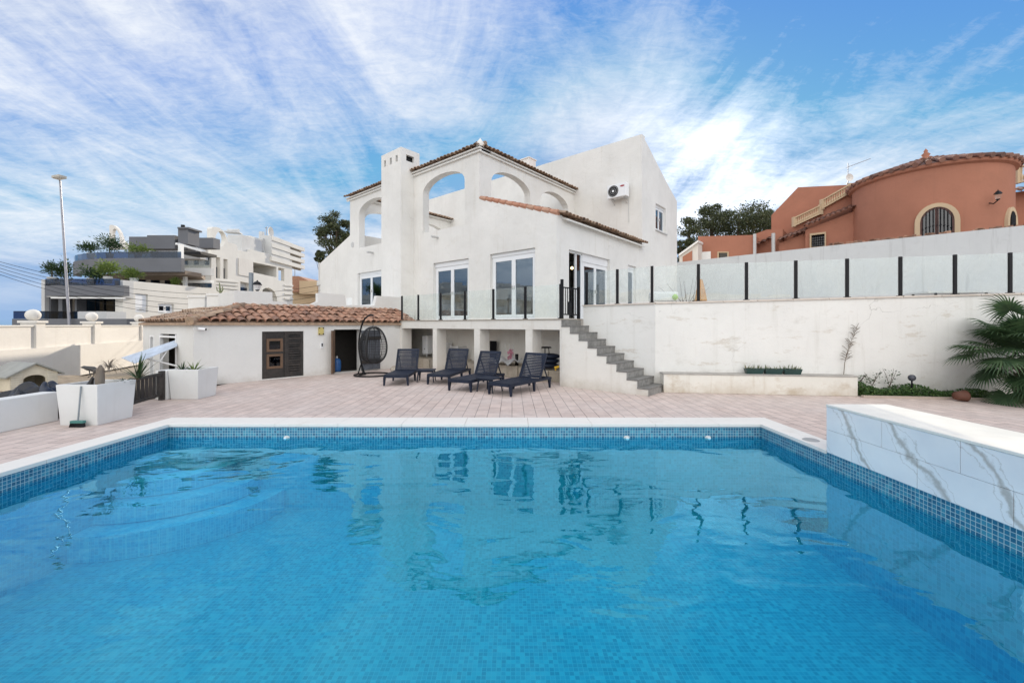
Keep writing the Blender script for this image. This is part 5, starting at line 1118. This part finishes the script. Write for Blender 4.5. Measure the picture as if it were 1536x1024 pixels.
# right wing behind the tower
slabA('right_wing', [(1519, 520), (1519, 289), (1700, 262), (1700, 520)], 31, 3, m_orange); seg_tiles('verge_tiles', (1519, 291), (1600, 280), 30.6, oh)
balust((1526, 274), (1600, 262), 31.1, .75, oh, 16)
ws = thing('white_outbuilding', 'small pale outbuilding left of the terracotta house', 'building', R(pa(1030, 25), 25, 0), RZ)
g = MB(); g.slab(PA(25.2), ax([(1019, 520), (1019, 382), (1047, 361), (1047, 520)], 25.2), (), 0, 2); g.build('wall', m_cream, ws); g = MB(); g.slab(PA(25.0), ax([(1018, 384), (1018, 381), (1047, 360), (1047, 363)], 25.0), (), 0, 2.3); g.build('roof_edge', m_white_paint, ws)
g = MB(); g.slab(PA(25.15), ax([(1024, 410), (1024, 385), (1038, 376), (1038, 410)], 25.15), (), 0, .04); g.build('shutter', m_orange, ws)
t = thing('tv_antenna', 'thin metal aerial mast on the terracotta house roof', 'antenna', R(pa(1272, 28.4), 28.4, za(1272, 277, 28.4)), RZ); m_metal = plain('galvanised', (.35, .35, .36), .4, metal=.6)
g = MB(); c = Vector(R(pa(1272, 28.4), 28.45, za(1272, 277, 28.4))); g.tube([c, c + Vector((0, 0, 1.15))], .018); g.build('mast', m_metal, t); g = MB(); g.tube([c + Vector((0, 0, .95)), W(1306, 238, c.y * 1.0)], .012)
for k in range(8): q = (c + Vector((0, 0, .95))).lerp(Vector(W(1306, 238, c.y)), k / 8); g.tube([q + Vector((0, -.15, 0)), q + Vector((0, .15, 0))], .008, 4)
g.build('boom', m_metal, t)
t = thing('satellite_dish', 'small pale satellite dish at the foot of the roof aerial', 'dish', tuple(c + Vector((0, 0, 0)))); g = MB(); g.lathe((0, 0, 0), [(.001, 0), (.12, .02), (.2, .06)], 18); q = c + Vector((-.12, -.2, .3)); g.v = [(q.x + v[0], q.y - v[2], q.z + v[1]) for v in g.v]; g.build('dish', m_cop, t, smooth=True); g = MB(); g.tube([c + Vector((-.12, -.1, 0)), q], .02); g.build('mount', m_metal, t)
# ------------------------------------------------------------------ trees
def tree(label, base, H, crown, mat, n, ls, sd, group=None, clumps=26, name='pine_tree', trunk_r=.25, lean=(0, 0)):
    """crown: (cx, cy, cz, rx, ry, rz) of the whole crown"""
    random.seed(sd); t = thing(name, label, 'tree', base, 0, group); cx, cy, cz, rx, ry, rz = crown; g = MB(); top = Vector((cx, cy, cz)); B = Vector(base)
    mid = B.lerp(top, .5) + Vector((random.uniform(-.3, .3), 0, 0)); g.tube([B, mid, top, top + Vector((0, 0, rz * .5))], [trunk_r, trunk_r * .75, trunk_r * .5, trunk_r * .15], 10)
    cs = []
    for k in range(clumps):
        while True:
            v = Vector([random.uniform(-1, 1) for _ in range(3)])
            if .25 < v.length < 1: break
        c = Vector((cx + v.x * rx, cy + v.y * ry, cz + v.z * rz)); cs.append((c, random.uniform(.16, .34) * min(rx, rz) * 1.15)); 
        if k % 2 == 0: s = mid.lerp(top, random.random()); g.tube([s, s.lerp(c, .5) + Vector((0, 0, -.1)), c], [trunk_r * .3, trunk_r * .2, trunk_r * .06], 6)
    g.build('trunk', m_bark, t); f = MB()
    for c, r in cs:
        m = int(n * 1.5 / clumps)
        for k in range(m):
            v = Vector([random.gauss(0, 1) for _ in range(3)]).normalized() * r * random.uniform(.35, 1.15); p = c + Vector((v.x * 1.25, v.y * 1.25, v.z * .8)); a = Vector([random.gauss(0, 1) for _ in range(3)]).normalized(); b = a.cross(Vector([random.gauss(0, 1) for _ in range(3)])).normalized(); s = random.uniform(.6, 1.2) * ls
            f.add([p - a * s, p + b * s * .4, p + a * s, p - b * s * .4], [(0, 1, 2, 3)])
    f.build('crown', mat, t); return t
def tpos(px, py, Y, wpx, hpx): c = W(px, py, Y); return (c[0], c[1], c[2], wpx / K * Y / 2, wpx / K * Y / 2, hpx / K * Y / 2)
tg = 'pines behind the house'
c = tpos(1108, 340, 36, 88, 85); tree('broad dark pine behind the terracotta house, the tallest one', (c[0], c[1], 0), 9, c, m_pine, 6500, .11, 5, tg, 40)
c = tpos(1140, 345, 39, 60, 70); tree('dark pine touching the gable of the terracotta house', (c[0], c[1], 0), 9, c, m_pine, 4200, .12, 6, tg, 30)
c = tpos(1068, 348, 38, 62, 74); tree('pine left of the tallest one with sky showing through', (c[0], c[1], 0), 9, c, m_pine, 4200, .12, 7, tg, 30)
c = tpos(1034, 360, 34, 46, 78); tree('loose pine directly beside the villa side wall', (c[0], c[1], 0), 9, c, m_pine, 3300, .11, 8, tg, 26)
c = tpos(506, 352, 32, 52, 68); tree('dark pine rising behind the left end of the villa', (c[0], c[1], 0), 8, c, m_pine, 5200, .10, 9, tg, 36)
c = tpos(484, 387, 30, 22, 22); tree('small pine clump low behind the sloping villa wall', (c[0] - .3, c[1], 0), 7, c, m_pine, 1300, .09, 10, tg, 12, trunk_r=.1)
# ------------------------------------------------------------------ white apartment block by the street (X = -24)
XB = -24.0
wb = thing('white_apartment_block', 'white apartment block with oval roof fin and recessed balconies', 'building', (-24, 38, 0))
out = [(317, 520), (317, 343), (319, 340.5), (324, 340.5), (329, 342), (334, 345.5), (337.5, 350), (340.5, 356), (342, 363), (355.3, 367), (357, 375.5), (375, 378), (375.6, 374), (438, 389.5), (440, 520)]
oval = [(330.8 + 7.6 * cos(q * pi / 12), 358.4 + 11.8 * sin(q * pi / 12)) for q in range(24)]
def hr(x0, y0, x1, y1, sl=.2): return [(x0, y1), (x1, y1 + sl * (x1 - x0) * (.3 if y1 > 430 else .6)), (x1, y0 + sl * (x1 - x0)), (x0, y0)]
hw1, hw2, hb1, hb2 = hr(323.2, 385, 330.5, 417), hr(335.2, 388, 341.5, 418), [(379.5, 408.5), (414.7, 416), (414.7, 400.5), (379.5, 393)], [(417.5, 420), (426.5, 422), (426.5, 403), (417.5, 401)]
hg = hr(360.5, 422, 374.5, 440); ha = [(392.8, 455), (416.5, 455), (415.5, 447), (412, 438), (408, 434), (403, 431.5), (398, 432), (394, 434.5)]
g = MB(); g.slab(PX(XB), xx(out, XB), [xx(h, XB) for h in (oval, hw1, hw2, hb1, hb2, hg, ha)], 0, .35); g.build('street_facade', m_wb, wb)
g = MB(); Y0_, Y1_ = xs(345, 400, XB)[0], xs(440, 400, XB)[0]; g.box(-29, XB - 2.3, xs(319, 400, XB)[0] + .1, Y1_, 0, 7.9); g.box(XB - 2.3, XB - .36, Y0_, Y1_, 0, 3.4); g.box(XB - 2.3, XB - .36, Y0_, Y1_, 7.5, 7.7); g.box(XB - 2.3, XB - .36, xs(414.7, 400, XB)[0], xs(414.7, 400, XB)[0] + .3, 3.4, 7.4)
g.build('body', m_wb, wb)
for h in (hw1, hw2, hg):
    q = xx(h, XB); g = MB(); g.slab(PX(XB - .35), [(s, z) for s, z in q], (), 0, .05); w_ = g.build('window', m_lgrey, wb); zt = q[3][1]; zb_ = q[0][1]; g = MB(); g.slab(PX(XB - .25), [q[0], q[1], (q[1][0], zb_ + (zt - zb_) * .55), (q[0][0], zb_ + (zt - zb_) * .55)], (), 0, .04); g.build('pane', m_tglass, w_)
q = xx(hr(385, 399, 407, 412), XB - 2.2); g = MB(); g.slab(PX(XB - 2.2), [(36.8, 4.2), (43.5, 4.2), (43.5, 6.5), (36.8, 6.5)], (), 0, .05); w_ = g.build('balcony_window', m_pvc, wb); g = MB()
for k in range(4): g.slab(PX(XB - 2.14), rect(37 + k * 1.65, 38.45 + k * 1.65, 4.3, 6.4), (), 0, .03)
g.build('pane', m_tglass, w_)
g = MB(); g.slab(PX(XB + .02), xx([(357.5, 412), (379, 416), (379, 390), (357.5, 386.5)], XB + .02), (), -.05, .0); g.build('wall_panel', m_cream, wb)
g = MB()
for yy0 in (419, 424, 429.5): g.slab(PX(XB + .06), xx([(318, yy0 + 1.6), (358, yy0 + 5), (358, yy0 + 3.2), (318, yy0)], XB + .06), (), -.03, .05)
for yy0 in (427, 433, 440, 447): g.slab(PX(XB + .06), xx([(427, yy0 + 1.4), (439.6, yy0 + 2.6), (439.6, yy0 + .6), (427, yy0 - .4)], XB + .06), (), -.03, .05)
g.build('string_course', m_wb, wb)
# roof storey with stripes and small volumes
g = MB()
for (x0, y0, x1, y1, Y, d) in ((341, 352, 363, 380, 37.5, 3), (376, 357, 394, 380, 41, 4), (392, 353, 407, 385, 41.3, 3.5)): pbox(g, x0, y0, x1, y1, Y, d)
g.build('roof_storey', m_lgrey, wb)
g = MB(); XS = W(407, 0, 41.3)[0]; q = xx([(407.3, 386), (437, 392), (437, 364), (407.3, 354)], XS); ys0, ys1 = q[0][0], q[1][0]; zt = q[3][1]
for k in range(4): g.slab(PX(XS + .06), rect(ys0, ys0 + 6.5, zt - .40 - k * .68, zt - .0 - k * .68), (), 0, .3)
sb = g.build('lit_band', m_wb, wb); g = MB(); g.slab(PX(XS - .3), rect(ys0, ys0 + 6.4, zt - 2.6, zt - .02), (), 0, .2); g.build('recessed_band', plain('taupe_render', (.33, .29, .25), .85), sb)
g = MB(); pbox(g, 362.5, 353.5, 375.5, 375, 39.2, 2); g.build('stair_tower', m_wb, wb)
g = MB(); c = W(350, 349, 38.5); g.box(-.6, .6, -.5, .5, -.04, .04, c=c, rz=.3); g.tube([(c[0] - .5, c[1], c[2] + .18), (c[0] + .5, c[1], c[2] + .18)], .16, 12); g.build('solar_heater', m_lgrey, wb)
g = MB(); c = Vector(W(392.5, 348, 42)); g.tube([c, c + Vector((0, 0, -.7))], .25, 10); g.build('chimney', m_lgrey, wb)
g = MB(); c = Vector(W(404, 348.5, 43)); g.lathe((0, 0, 0), [(.001, 0), (.3, .04), (.52, .16)], 18); g.v = [(c.x + v[2], c.y + v[0], c.z + v[1] * 1.1) for v in g.v]; g.tube([c, c + Vector((0, 0, -.9))], .05); g.build('satellite_dish', m_cream, wb, smooth=True)
g = MB(); c = Vector(W(399.5, 354, 42)); g.tube([c, Vector(W(399.5, 341, 42))], .04); g.tube([Vector(W(398, 342, 42)), Vector(W(401.5, 340.5, 42))], .04); g.build('aerial', m_metal, wb)
# street lantern and dish on the parapet
t = thing('terrace_lantern', 'black lantern with frosted glass standing on the white parapet', 'lantern', R(aQ - .1, pbb(386, aQ - .1), zb(386, 437, aQ - .1)))
c = Vector(R(aQ - .1, pbb(386, aQ - .1), zb(386, 436.5, aQ - .1))); s_ = c.y / K
g = MB(); g.lathe(c, [(.03, 0), (.045, 1 * s_), (3.5 * s_, 2.2 * s_)], 8); g.build('base', m_black, t); g = MB(); g.lathe(c + Vector((0, 0, 9 * s_)), [(6.4 * s_, 0), (6.2 * s_, 1 * s_), (4 * s_, 4.4 * s_), (1.3 * s_, 5.5 * s_), (1 * s_, 7 * s_), (.001, 7.3 * s_)], 8); g.build('cap', m_black, t)
g = MB(); g.lathe(c + Vector((0, 0, 2 * s_)), [(3.4 * s_, 0), (5.6 * s_, 7 * s_)], 8); g.build('globe', plain('frosted_glass', (.62, .62, .62), .3), t)
t = thing('terrace_post', 'grey square post left of the parapet lantern', 'post', c - Vector((.3, 0, 0))); g = MB(); p = Vector(R(aQ - .3, pbb(376.7, aQ - .3), 0)); g.box(-.045, .045, -.045, .045, zb(376, 437, aQ - .3) - .2, zb(376, 409, aQ - .3), c=(p.x, p.y, 0)); g.build('post', plain('steel_grey', (.2, .23, .26), .5), t)
t = thing('potted_cactus', 'tall thin cactus in a black pot behind the shed roof', 'cactus', W(331.5, 457, 13.9)); c = Vector(W(331.5, 457, 13.9)); g = MB(); g.lathe(c, [(.001, 0), (.05, 0), (.06, .22), (.05, .22)], 12); g.build('pot', m_black, t); g = MB(); g.tube([c + Vector((0, 0, .2)), c + Vector((-.03, 0, .5)), Vector(W(329, 424, 13.9))], [.035, .03, .012], 8); g.tube([c + Vector((-.02, 0, .35)), c + Vector((.06, 0, .5)), c + Vector((.05, 0, .62))], [.015, .02, .01], 8); g.tube([c + Vector((-.02, 0, .4)), c + Vector((-.13, 0, .48)), c + Vector((-.15, 0, .6))], [.012, .018, .008], 8); g.build('stem', plain('cactus_green', (.16, .18, .09), .7), t)
# beige house beyond
bh = thing('beige_house', 'beige house with low tiled roof between apartment block and villa', 'house', W(460, 500, 52)[:2] + (0,)); g = MB(); pbox(g, 436, 436, 500, 520, 50, 8); g.build('wall', m_sand, bh)
g = MB(); g.slab(PY(49.5), yy([(436, 438), (500, 438), (500, 433), (478, 428), (448, 414), (436, 414)], 49.5), (), 0, 9); rf = g.build('roof', m_tile, bh); g = MB(); pbox(g, 449, 421, 476, 441, 49.3, .2); g.build('dormer', m_sand, rf)
g = MB(); g.tube([W(442.3, 415, 50), W(442.3, 398, 50)], .04, 6); g.build('aerial', m_metal, rf)
# ------------------------------------------------------------------ grey terraced apartment building on the left
gb = thing('grey_apartment_building', 'terraced grey and white apartment building with curved planted balconies', 'building', (-24, 26, 0))
X20 = -20.0
ow = [(184.5, 520), (184.5, 420), (330, 433.5), (345, 435.5), (345, 520)]
h1 = [(203, 468), (222, 468.5), (222, 441.5), (203, 440)]; h2 = [(237, 469.5), (261, 470), (261, 456), (237, 455)]
g = MB(); g.slab(PX(X20), xx(ow, X20), [xx(h1, X20), xx(h2, X20)], 0, .4); g.build('street_wall', m_wb, gb)
for h, sh in ((h1, .75), (h2, 0)):
    q = xx(h, X20); zt, zb_ = min(q[2][1], q[3][1]), max(q[0][1], q[1][1]); s0, s1 = q[0][0], q[1][0]; w_ = window(gb, PX(X20), s0 + .02, s1 - .02, zb_, zt, d=.1, n=2, fw=.07, shutter=(zt - zb_) * sh if sh else 0, glass=m_tglass)
def W2(x0, y0, x1, y1, Y, dep, mat, name, par=gb):
    g = MB(); pbox(g, x0, y0, x1, y1, Y, dep); return g.build(name, mat, par)
Yf = 21.35
W2(62, 419, 67, 520, Yf + .1, 7, m_lgrey, 'end_pier'); W2(172, 420, 184.4, 447, Yf - .02, .6, m_lgrey, 'pier')
W2(67, 428, 186, 443.5, Yf - .3, .3, m_grey, 'balcony_parapet'); W2(67.2, 443.6, 184, 445.5, Yf + .2, 3, m_lgrey, 'soffit'); 
W2(76, 445.6, 150, 447.5, Yf - .4, .2, m_white_paint, 'awning_box'); W2(151, 446, 183, 447.8, Yf - .4, .2, m_white_paint, 'awning_box')
for x0, x1 in ((67, 76), (87.5, 93.5), (112, 115), (180, 185)): W2(x0, 446, x1, 520, Yf + .3, .5, m_grey, 'column')
f = W2(115.2, 448, 187.8, 468, Yf + .9, .06, m_tglass, 'shopfront'); 
for x in (128, 142, 155, 170, 181): W2(x, 448, x + .9, 468, Yf + .84, .055, m_black, 'mullion', f)
W2(115, 447, 184, 470, Yf + 3, 3, m_dark, 'rear_room'); W2(18, 478, 190, 520, Yf - 3.2, 3.2, m_grey, 'lower_parapet')
f = W2(20, 467.3, 115, 477.8, Yf - 3.2, .04, m_tglass, 'glass_railing'); W2(20, 466.5, 115, 467.3, Yf - 3.22, .08, m_black, 'handrail', f)
W2(116, 467, 160, 480, Yf - 1.5, 1, m_lgrey, 'planter_wall'); 
for x in (68, 96, 124, 152): f = W2(x, 418, x + 27.5, 428, Yf - .25, .03, m_tglass, 'glass_railing')
# upper curved balcony
def curved(y0, y1, x0, x1, Yb, bulge, mat, name, thick=.25, par=gb, n=18, Ye=None):
    A_, B_ = W(x0, y0, Yb + bulge), W(x1, y0, Yb); zt, zb_ = W(0, y0, Yb)[2], W(0, y1, Yb)[2]; pts = []; inn = []
    for i in range(n + 1):
        f = i / n; x = A_[0] + (B_[0] - A_[0]) * f; yv = Yb - bulge * (sin(pi * min(1, f * 1.6) / 2) ** .6) + bulge; pts.append((x, yv)); inn.append((x, yv + thick))
    g = MB(); g.prism(pts + inn[::-1], zb_, zt); return g.build(name, mat, par)
Yu = 25.2
curved(387, 407.5, 117, 272, Yu, 2.6, m_grey, 'curved_balcony'); curved(377.5, 386.8, 118, 271, Yu, 2.5, m_tglass, 'glass_railing', thick=.04)
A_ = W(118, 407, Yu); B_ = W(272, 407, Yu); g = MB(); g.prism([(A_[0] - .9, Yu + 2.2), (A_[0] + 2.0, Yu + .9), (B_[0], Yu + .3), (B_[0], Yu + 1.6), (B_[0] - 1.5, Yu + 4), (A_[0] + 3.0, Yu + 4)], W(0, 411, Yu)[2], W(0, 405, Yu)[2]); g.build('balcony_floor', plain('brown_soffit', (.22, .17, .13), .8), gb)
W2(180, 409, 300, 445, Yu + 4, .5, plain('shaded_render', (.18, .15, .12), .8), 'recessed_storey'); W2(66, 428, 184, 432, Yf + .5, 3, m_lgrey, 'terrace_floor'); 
for x in (184, 205, 226, 247): W2(x, 412, x + 12, 430, Yu + 3.9, .08, m_tglass, 'terrace_window')
W2(192, 372, 300, 388, Yu + 5, .8, m_lgrey, 'upper_storey'); 
for x0, y0, x1, y1, Y in ((193.5, 355, 222, 373, Yu + 3.2), (220.5, 352.8, 262, 373, Yu + 2.6), (262, 358, 282, 374, Yu + 3.0), (279, 356.5, 320, 372, Yu + 5)): W2(x0, y0, x1, y1, Y, .7, m_grey, 'roof_parapet')
f = W2(226, 376, 264, 386.5, Yu + 4.3, .05, m_tglass, 'louvre_window'); g = MB(); 
for k in range(16): pbox(g, 226.5 + k * 2.35, 376, 227.6 + k * 2.35, 386.5, Yu + 4.2, .05)
g.build('louvres', m_lgrey, f)
f = W2(267, 342, 282, 366, Yu + 2.5, 1, m_grey, 'chimney'); W2(266, 340.5, 283, 343, Yu + 2.4, 1.2, m_grey, 'chimney_cap', f); g = MB(); g.tube([W(274.5, 341, Yu + 3), W(274.5, 337.5, Yu + 3)], .12); g.build('chimney_pot', m_black, f)
# white D shaped roof fin
g = MB(); Yd = Yu + 4.5; out = [(164, 372), (164, 338.5), (166, 337), (171, 338), (176, 342.5), (180, 349), (182, 356), (183.5, 361), (187, 363.5), (193.5, 365), (193.5, 374), (164, 374)]
inn = [(168.5, 364), (168.5, 350), (169.5, 345), (172, 343), (175.5, 345.5), (178.5, 352), (179.8, 358), (179.5, 362.5), (178, 366)]
g.slab(PY(Yd), yy(out, Yd), [yy(inn, Yd)], 0, .22); g.build('roof_fin', m_cream, gb)
g = MB(); 
for k in range(7):
    p, q = Vector(W(264 + k * 2.0, 365.5 + k * .15, Yu + .5 + k * .7)), Vector(W(302 + k * 1.5, 376.5, Yu + 2.2 + k * .7)); g.bar(p, q, .1, .12)
g.build('pergola', m_white_paint, gb); W2(267, 366, 271, 388, Yu + .3, .25, m_white_paint, 'pergola_post'); W2(272, 377, 301, 381, Yu + 2.2, 1.5, m_black, 'awning')
# white balconies next to the curved one
W2(272.5, 402, 316, 413, Yu + 1.8, .3, m_lgrey, 'balcony_parapet'); f = W2(273, 391, 314, 401.8, Yu + 1.85, .03, m_rail, 'glass_railing'); W2(272.5, 381, 317, 450, Yu + 6, .5, m_wb, 'rear_wall'); W2(272, 420, 316, 424, Yu + 1.9, .3, m_white_paint, 'beam'); W2(274, 408, 278, 433, Yu + 1.3, .2, m_white_paint, 'column'); W2(276, 424, 316, 431, Yu + 2.5, .1, m_tglass, 'terrace_window')
for k in range(5): W2(275 + k * 8, 383, 281 + k * 8, 397, Yu + 5.9, .06, m_lgrey if k % 2 else m_tglass, 'terrace_window')
def shrub(px, py, Y, w, h, mat, lb, sd, n=900, ls=.06, pot=True, name='potted_shrub'):
    random.seed(sd); c = Vector(W(px, py, Y)); r, rh = w / 2 / K * Y, h / 2 / K * Y; t = thing(name, lb, 'shrub', (c.x, c.y, c.z - rh), 0, 'shrubs on the grey balconies'); g = MB()
    for k in range(7):
        a = random.uniform(0, 6.28); o = Vector((cos(a) * r * .5, sin(a) * r * .3, random.uniform(-.4, .5) * rh))
        for i in range(n // 7):
            v = Vector([random.gauss(0, .33) for _ in range(3)]); p = c + o + Vector((v.x * r, v.y * r, v.z * rh)); d = (v + Vector((0, 0, .15))).normalized(); b = d.cross(Vector([random.gauss(0, 1) for _ in range(3)])).normalized(); s = random.uniform(.7, 1.6) * ls; g.add([p - d * s, p + b * s * .3, p + d * s, p - b * s * .3], [(0, 1, 2, 3)])
    g.build('foliage', mat, t); g = MB(); g.tube([(c.x, c.y, c.z - rh * 1.3), c], [.05, .02], 6); g.build('stem', m_bark, t)
    if pot: g = MB(); g.lathe((c.x, c.y, c.z - rh * 1.6), [(.001, 0), (.16, 0), (.2, .35), (.17, .35)], 12); g.build('pot', m_lgrey, t)
shrub(136, 372, Yu + .8, 28, 20, m_leafd, 'dark round shrub at the left end of the upper balcony', 61)
shrub(164.5, 366, Yu + .6, 30, 28, m_leafd, 'tallest dark shrub on the upper balcony before the roof fin', 62, 1200)
shrub(207, 375, Yu + .4, 30, 20, m_leafy, 'yellow green shrub in pot on the upper balcony', 63)
shrub(78, 405, Yf + .3, 20, 26, m_leafd, 'wispy dark shrub at the left end of the lower terrace', 64, 500)
shrub(97, 406, Yf + .6, 22, 28, m_leafd, 'dense dark shrub behind the lamp post on lower terrace', 65, 900)
shrub(137, 410, Yf + .4, 30, 22, m_leafd, 'low green shrub on the lower terrace right of lamp post', 66)
shrub(162, 404, Yf + .5, 36, 26, m_leafy, 'broad olive shrub in the middle of the lower terrace', 67, 1100)
shrub(201, 412, Yf + 2.2, 26, 18, m_leafy, 'bright yellow green shrub above the white street wall', 68)
shrub(266, 422, 25.8, 14, 12, m_leafy, 'small green plant at the right end of terrace wall', 69, 400, pot=False)
# ------------------------------------------------------------------ street lamp, cables
t = thing('street_lamp', 'tall slim grey street lamp rising in front of the grey apartments', 'street lamp', W(107, 500, 18)[:2] + (0,)); Yl = 18.0
b_, tp = Vector(W(107.5, 487, Yl)), Vector(W(90, 271.5, Yl)); b_ = Vector((b_.x, Yl, 0)); g = MB(); g.tube([b_, tp], [.06, .032], 12); g.build('pole', plain('grey_steel', (.30, .30, .33), .4, metal=.3), t)
g = MB(); g.tube([tp, tp + Vector((.02, -.05, .05)), tp + Vector((.14, -.25, .06))], .03); g.build('arm', m_metal, t); g = MB(); q = tp + Vector((.14, -.22, .06)); g.box(-.14, .34, -.14, .14, -.04, .07, c=q, rz=-.3); g.build('lamp_head', plain('lamp_housing', (.45, .42, .36), .5), t, bevel=.02); g = MB(); g.box(-.10, .30, -.10, .10, -.06, -.041, c=q, rz=-.3); g.build('lens', m_cop, t)
lbs = ['highest', 'second highest', 'third highest', 'fourth', 'lowest']
for k in range(5):
    t = None; g = MB(); A_, B_ = Vector(W(-70, 372 + k * 3.5, 17)), Vector(R(A5 + .15, bF + .2, 3.75 - .28 * k)); pts = [A_.lerp(B_, i / 24) + Vector((0, 0, -1.3 * 4 * (i / 24) * (1 - i / 24) * (.85 + .05 * k))) for i in range(25)]
    g.tube(pts, .009, 5); tag(g.build('overhead_cable', m_black, loc=tuple(A_)), lbs[k] + ' thin black overhead cable running to the villa corner', 'cable', 'overhead cables')
t = thing('utility_pole', 'thin grey pole behind the left corner of the villa', 'pole', R(A5 - .5, bF + 4, 0)); g = MB(); p = Vector(W(479, 440, 27)); g.tube([(p.x, p.y, 0), W(479, 394, 27)], .06, 8); g.build('pole', m_lgrey, t); g = MB(); q_ = W(479, 425, 27); g.box(-.12, .12, -.1, .1, -.15, .15, c=q_); g.build('junction_box', m_lgrey, t)
# satellite dish dark arch and small terrace things
t = thing('garden_chair', 'pale chair back beside the window on the roof terrace', 'chair', R(pa(523, 9.9), 9.9, 1.95), RZ); ac, bc = pa(523.5, 9.6), 9.6; g = MB(); zc_ = za(523, 458, 9.6)
g.box(ac - .24, ac + .24, bc, bc + .03, zc_, zc_ + .34, R); g.build('backrest', m_white_paint, t, bevel=.01); g = MB(); g.box(ac - .24, ac + .24, bc + .03, bc + .5, zc_ - .05, zc_ - .02, R); g.build('seat', m_white_paint, t)
for sx_ in (-.2, .2):
    for sy_ in (.05, .45): g = MB(); g.tube([R(ac + sx_, bc + sy_, zc_ - .05), R(ac + sx_, bc + sy_, 1.95)], .02); g.build('leg', m_white_paint, t)
# things behind the glass on the right terrace
p = wline(tpx(1018), 1.6, 1.69); t = thing('toy_slide', 'white and green plastic toy beside villa wall behind glass', 'toy', p); g = MB(); g.box(-.35, .35, -.2, .2, .5, .75, c=p); g.build('body', m_white_paint, t, bevel=.05); g = MB(); g.ball((p[0] + .25, p[1] - .2, p[2] + .60), .08, 12); g.build('knob', plain('lime_plastic', (.35, .6, .06), .4), t, smooth=True)
p = wline(tpx(1064), 2.0, 1.69); t = thing('bare_shrub', 'bare twiggy shrub behind the dusty glass panels', 'shrub', p); g = MB(); random.seed(90)
for k in range(16): a = random.uniform(-1, 1); g.tube([p, (p[0] + a * .3, p[1] + random.uniform(-.2, .2), p[2] + .5), (p[0] + a * .8, p[1] + random.uniform(-.3, .3), p[2] + random.uniform(.7, 1.25))], [.012, .008, .003], 5)
g.build('branches', m_bark, t)
p = wline(tpx(1082), 1.5, 1.69); t = thing('closed_parasol', 'small closed orange parasol behind the dusty glass', 'parasol', p); g = MB(); g.lathe(p, [(.16, .5), (.12, .75), (.05, 1.05), (.001, 1.1)], 10); g.build('canopy', plain('orange_cloth', (.5, .25, .08), .8), t, smooth=True); g = MB(); g.tube([p, (p[0], p[1], p[2] + 1.15)], .02); g.build('pole', m_lgrey, t)
p = wline(tpx(1520), 1.3, 1.69); t = thing('patio_table', 'grey outdoor table behind the glass at right edge', 'table', p); g = MB(); g.box(-.9, .5, -.35, .35, .62, .66, c=p, rz=-.1); g.build('table_top', m_lgrey, t)
for sx_ in (-.8, .4): 
    for sy_ in (-.28, .28): g = MB(); g.tube([(p[0] + sx_, p[1] + sy_, p[2]), (p[0] + sx_, p[1] + sy_, p[2] + .62)], .025); g.build('leg', m_black, t)
# ------------------------------------------------------------------ distant hills round the left and behind, with a pale town
def hill_h(az, d): return max(0, (13 + 8 * sin(az * 3 + 1) + 5 * sin(az * 7.3)) * min(1, max(0, (d - 110) / 120.)))
g = MB(); na, nd = 120, 14; random.seed(55)
def hp_(i, j):
    az = radians(-205 + 160 * i / na); d = 105 + 190 * j / nd; f = min(1, (na - i) / 16); h = hill_h(az, d) * f + random.uniform(0, 1.2) * (j > 0) * f; return (d * sin(az), d * cos(az), h - .06)
g.add([hp_(i, j) for j in range(nd + 1) for i in range(na + 1)], [(j * (na + 1) + i, j * (na + 1) + i + 1, (j + 1) * (na + 1) + i + 1, (j + 1) * (na + 1) + i) for j in range(nd) for i in range(na)])
tag(g.build('hills', plain('scrub_hillside', (.20, .15, .08), .95, var=.55, scale=.12)), kind='structure')
g = MB(); random.seed(56)
for k in range(420):
    az = radians(random.uniform(-200, -62)); d = random.uniform(185, 270); h = hill_h(az, d); w = random.uniform(3, 7); g.box(-w, w, -3, 3, -2, random.uniform(2.5, 6), c=(d * sin(az), d * cos(az), h), rz=-az)
tag(g.build('distant_town', m_wb), 'pale distant town on the far hillside, mirrored in the windows', 'town', kind='stuff')
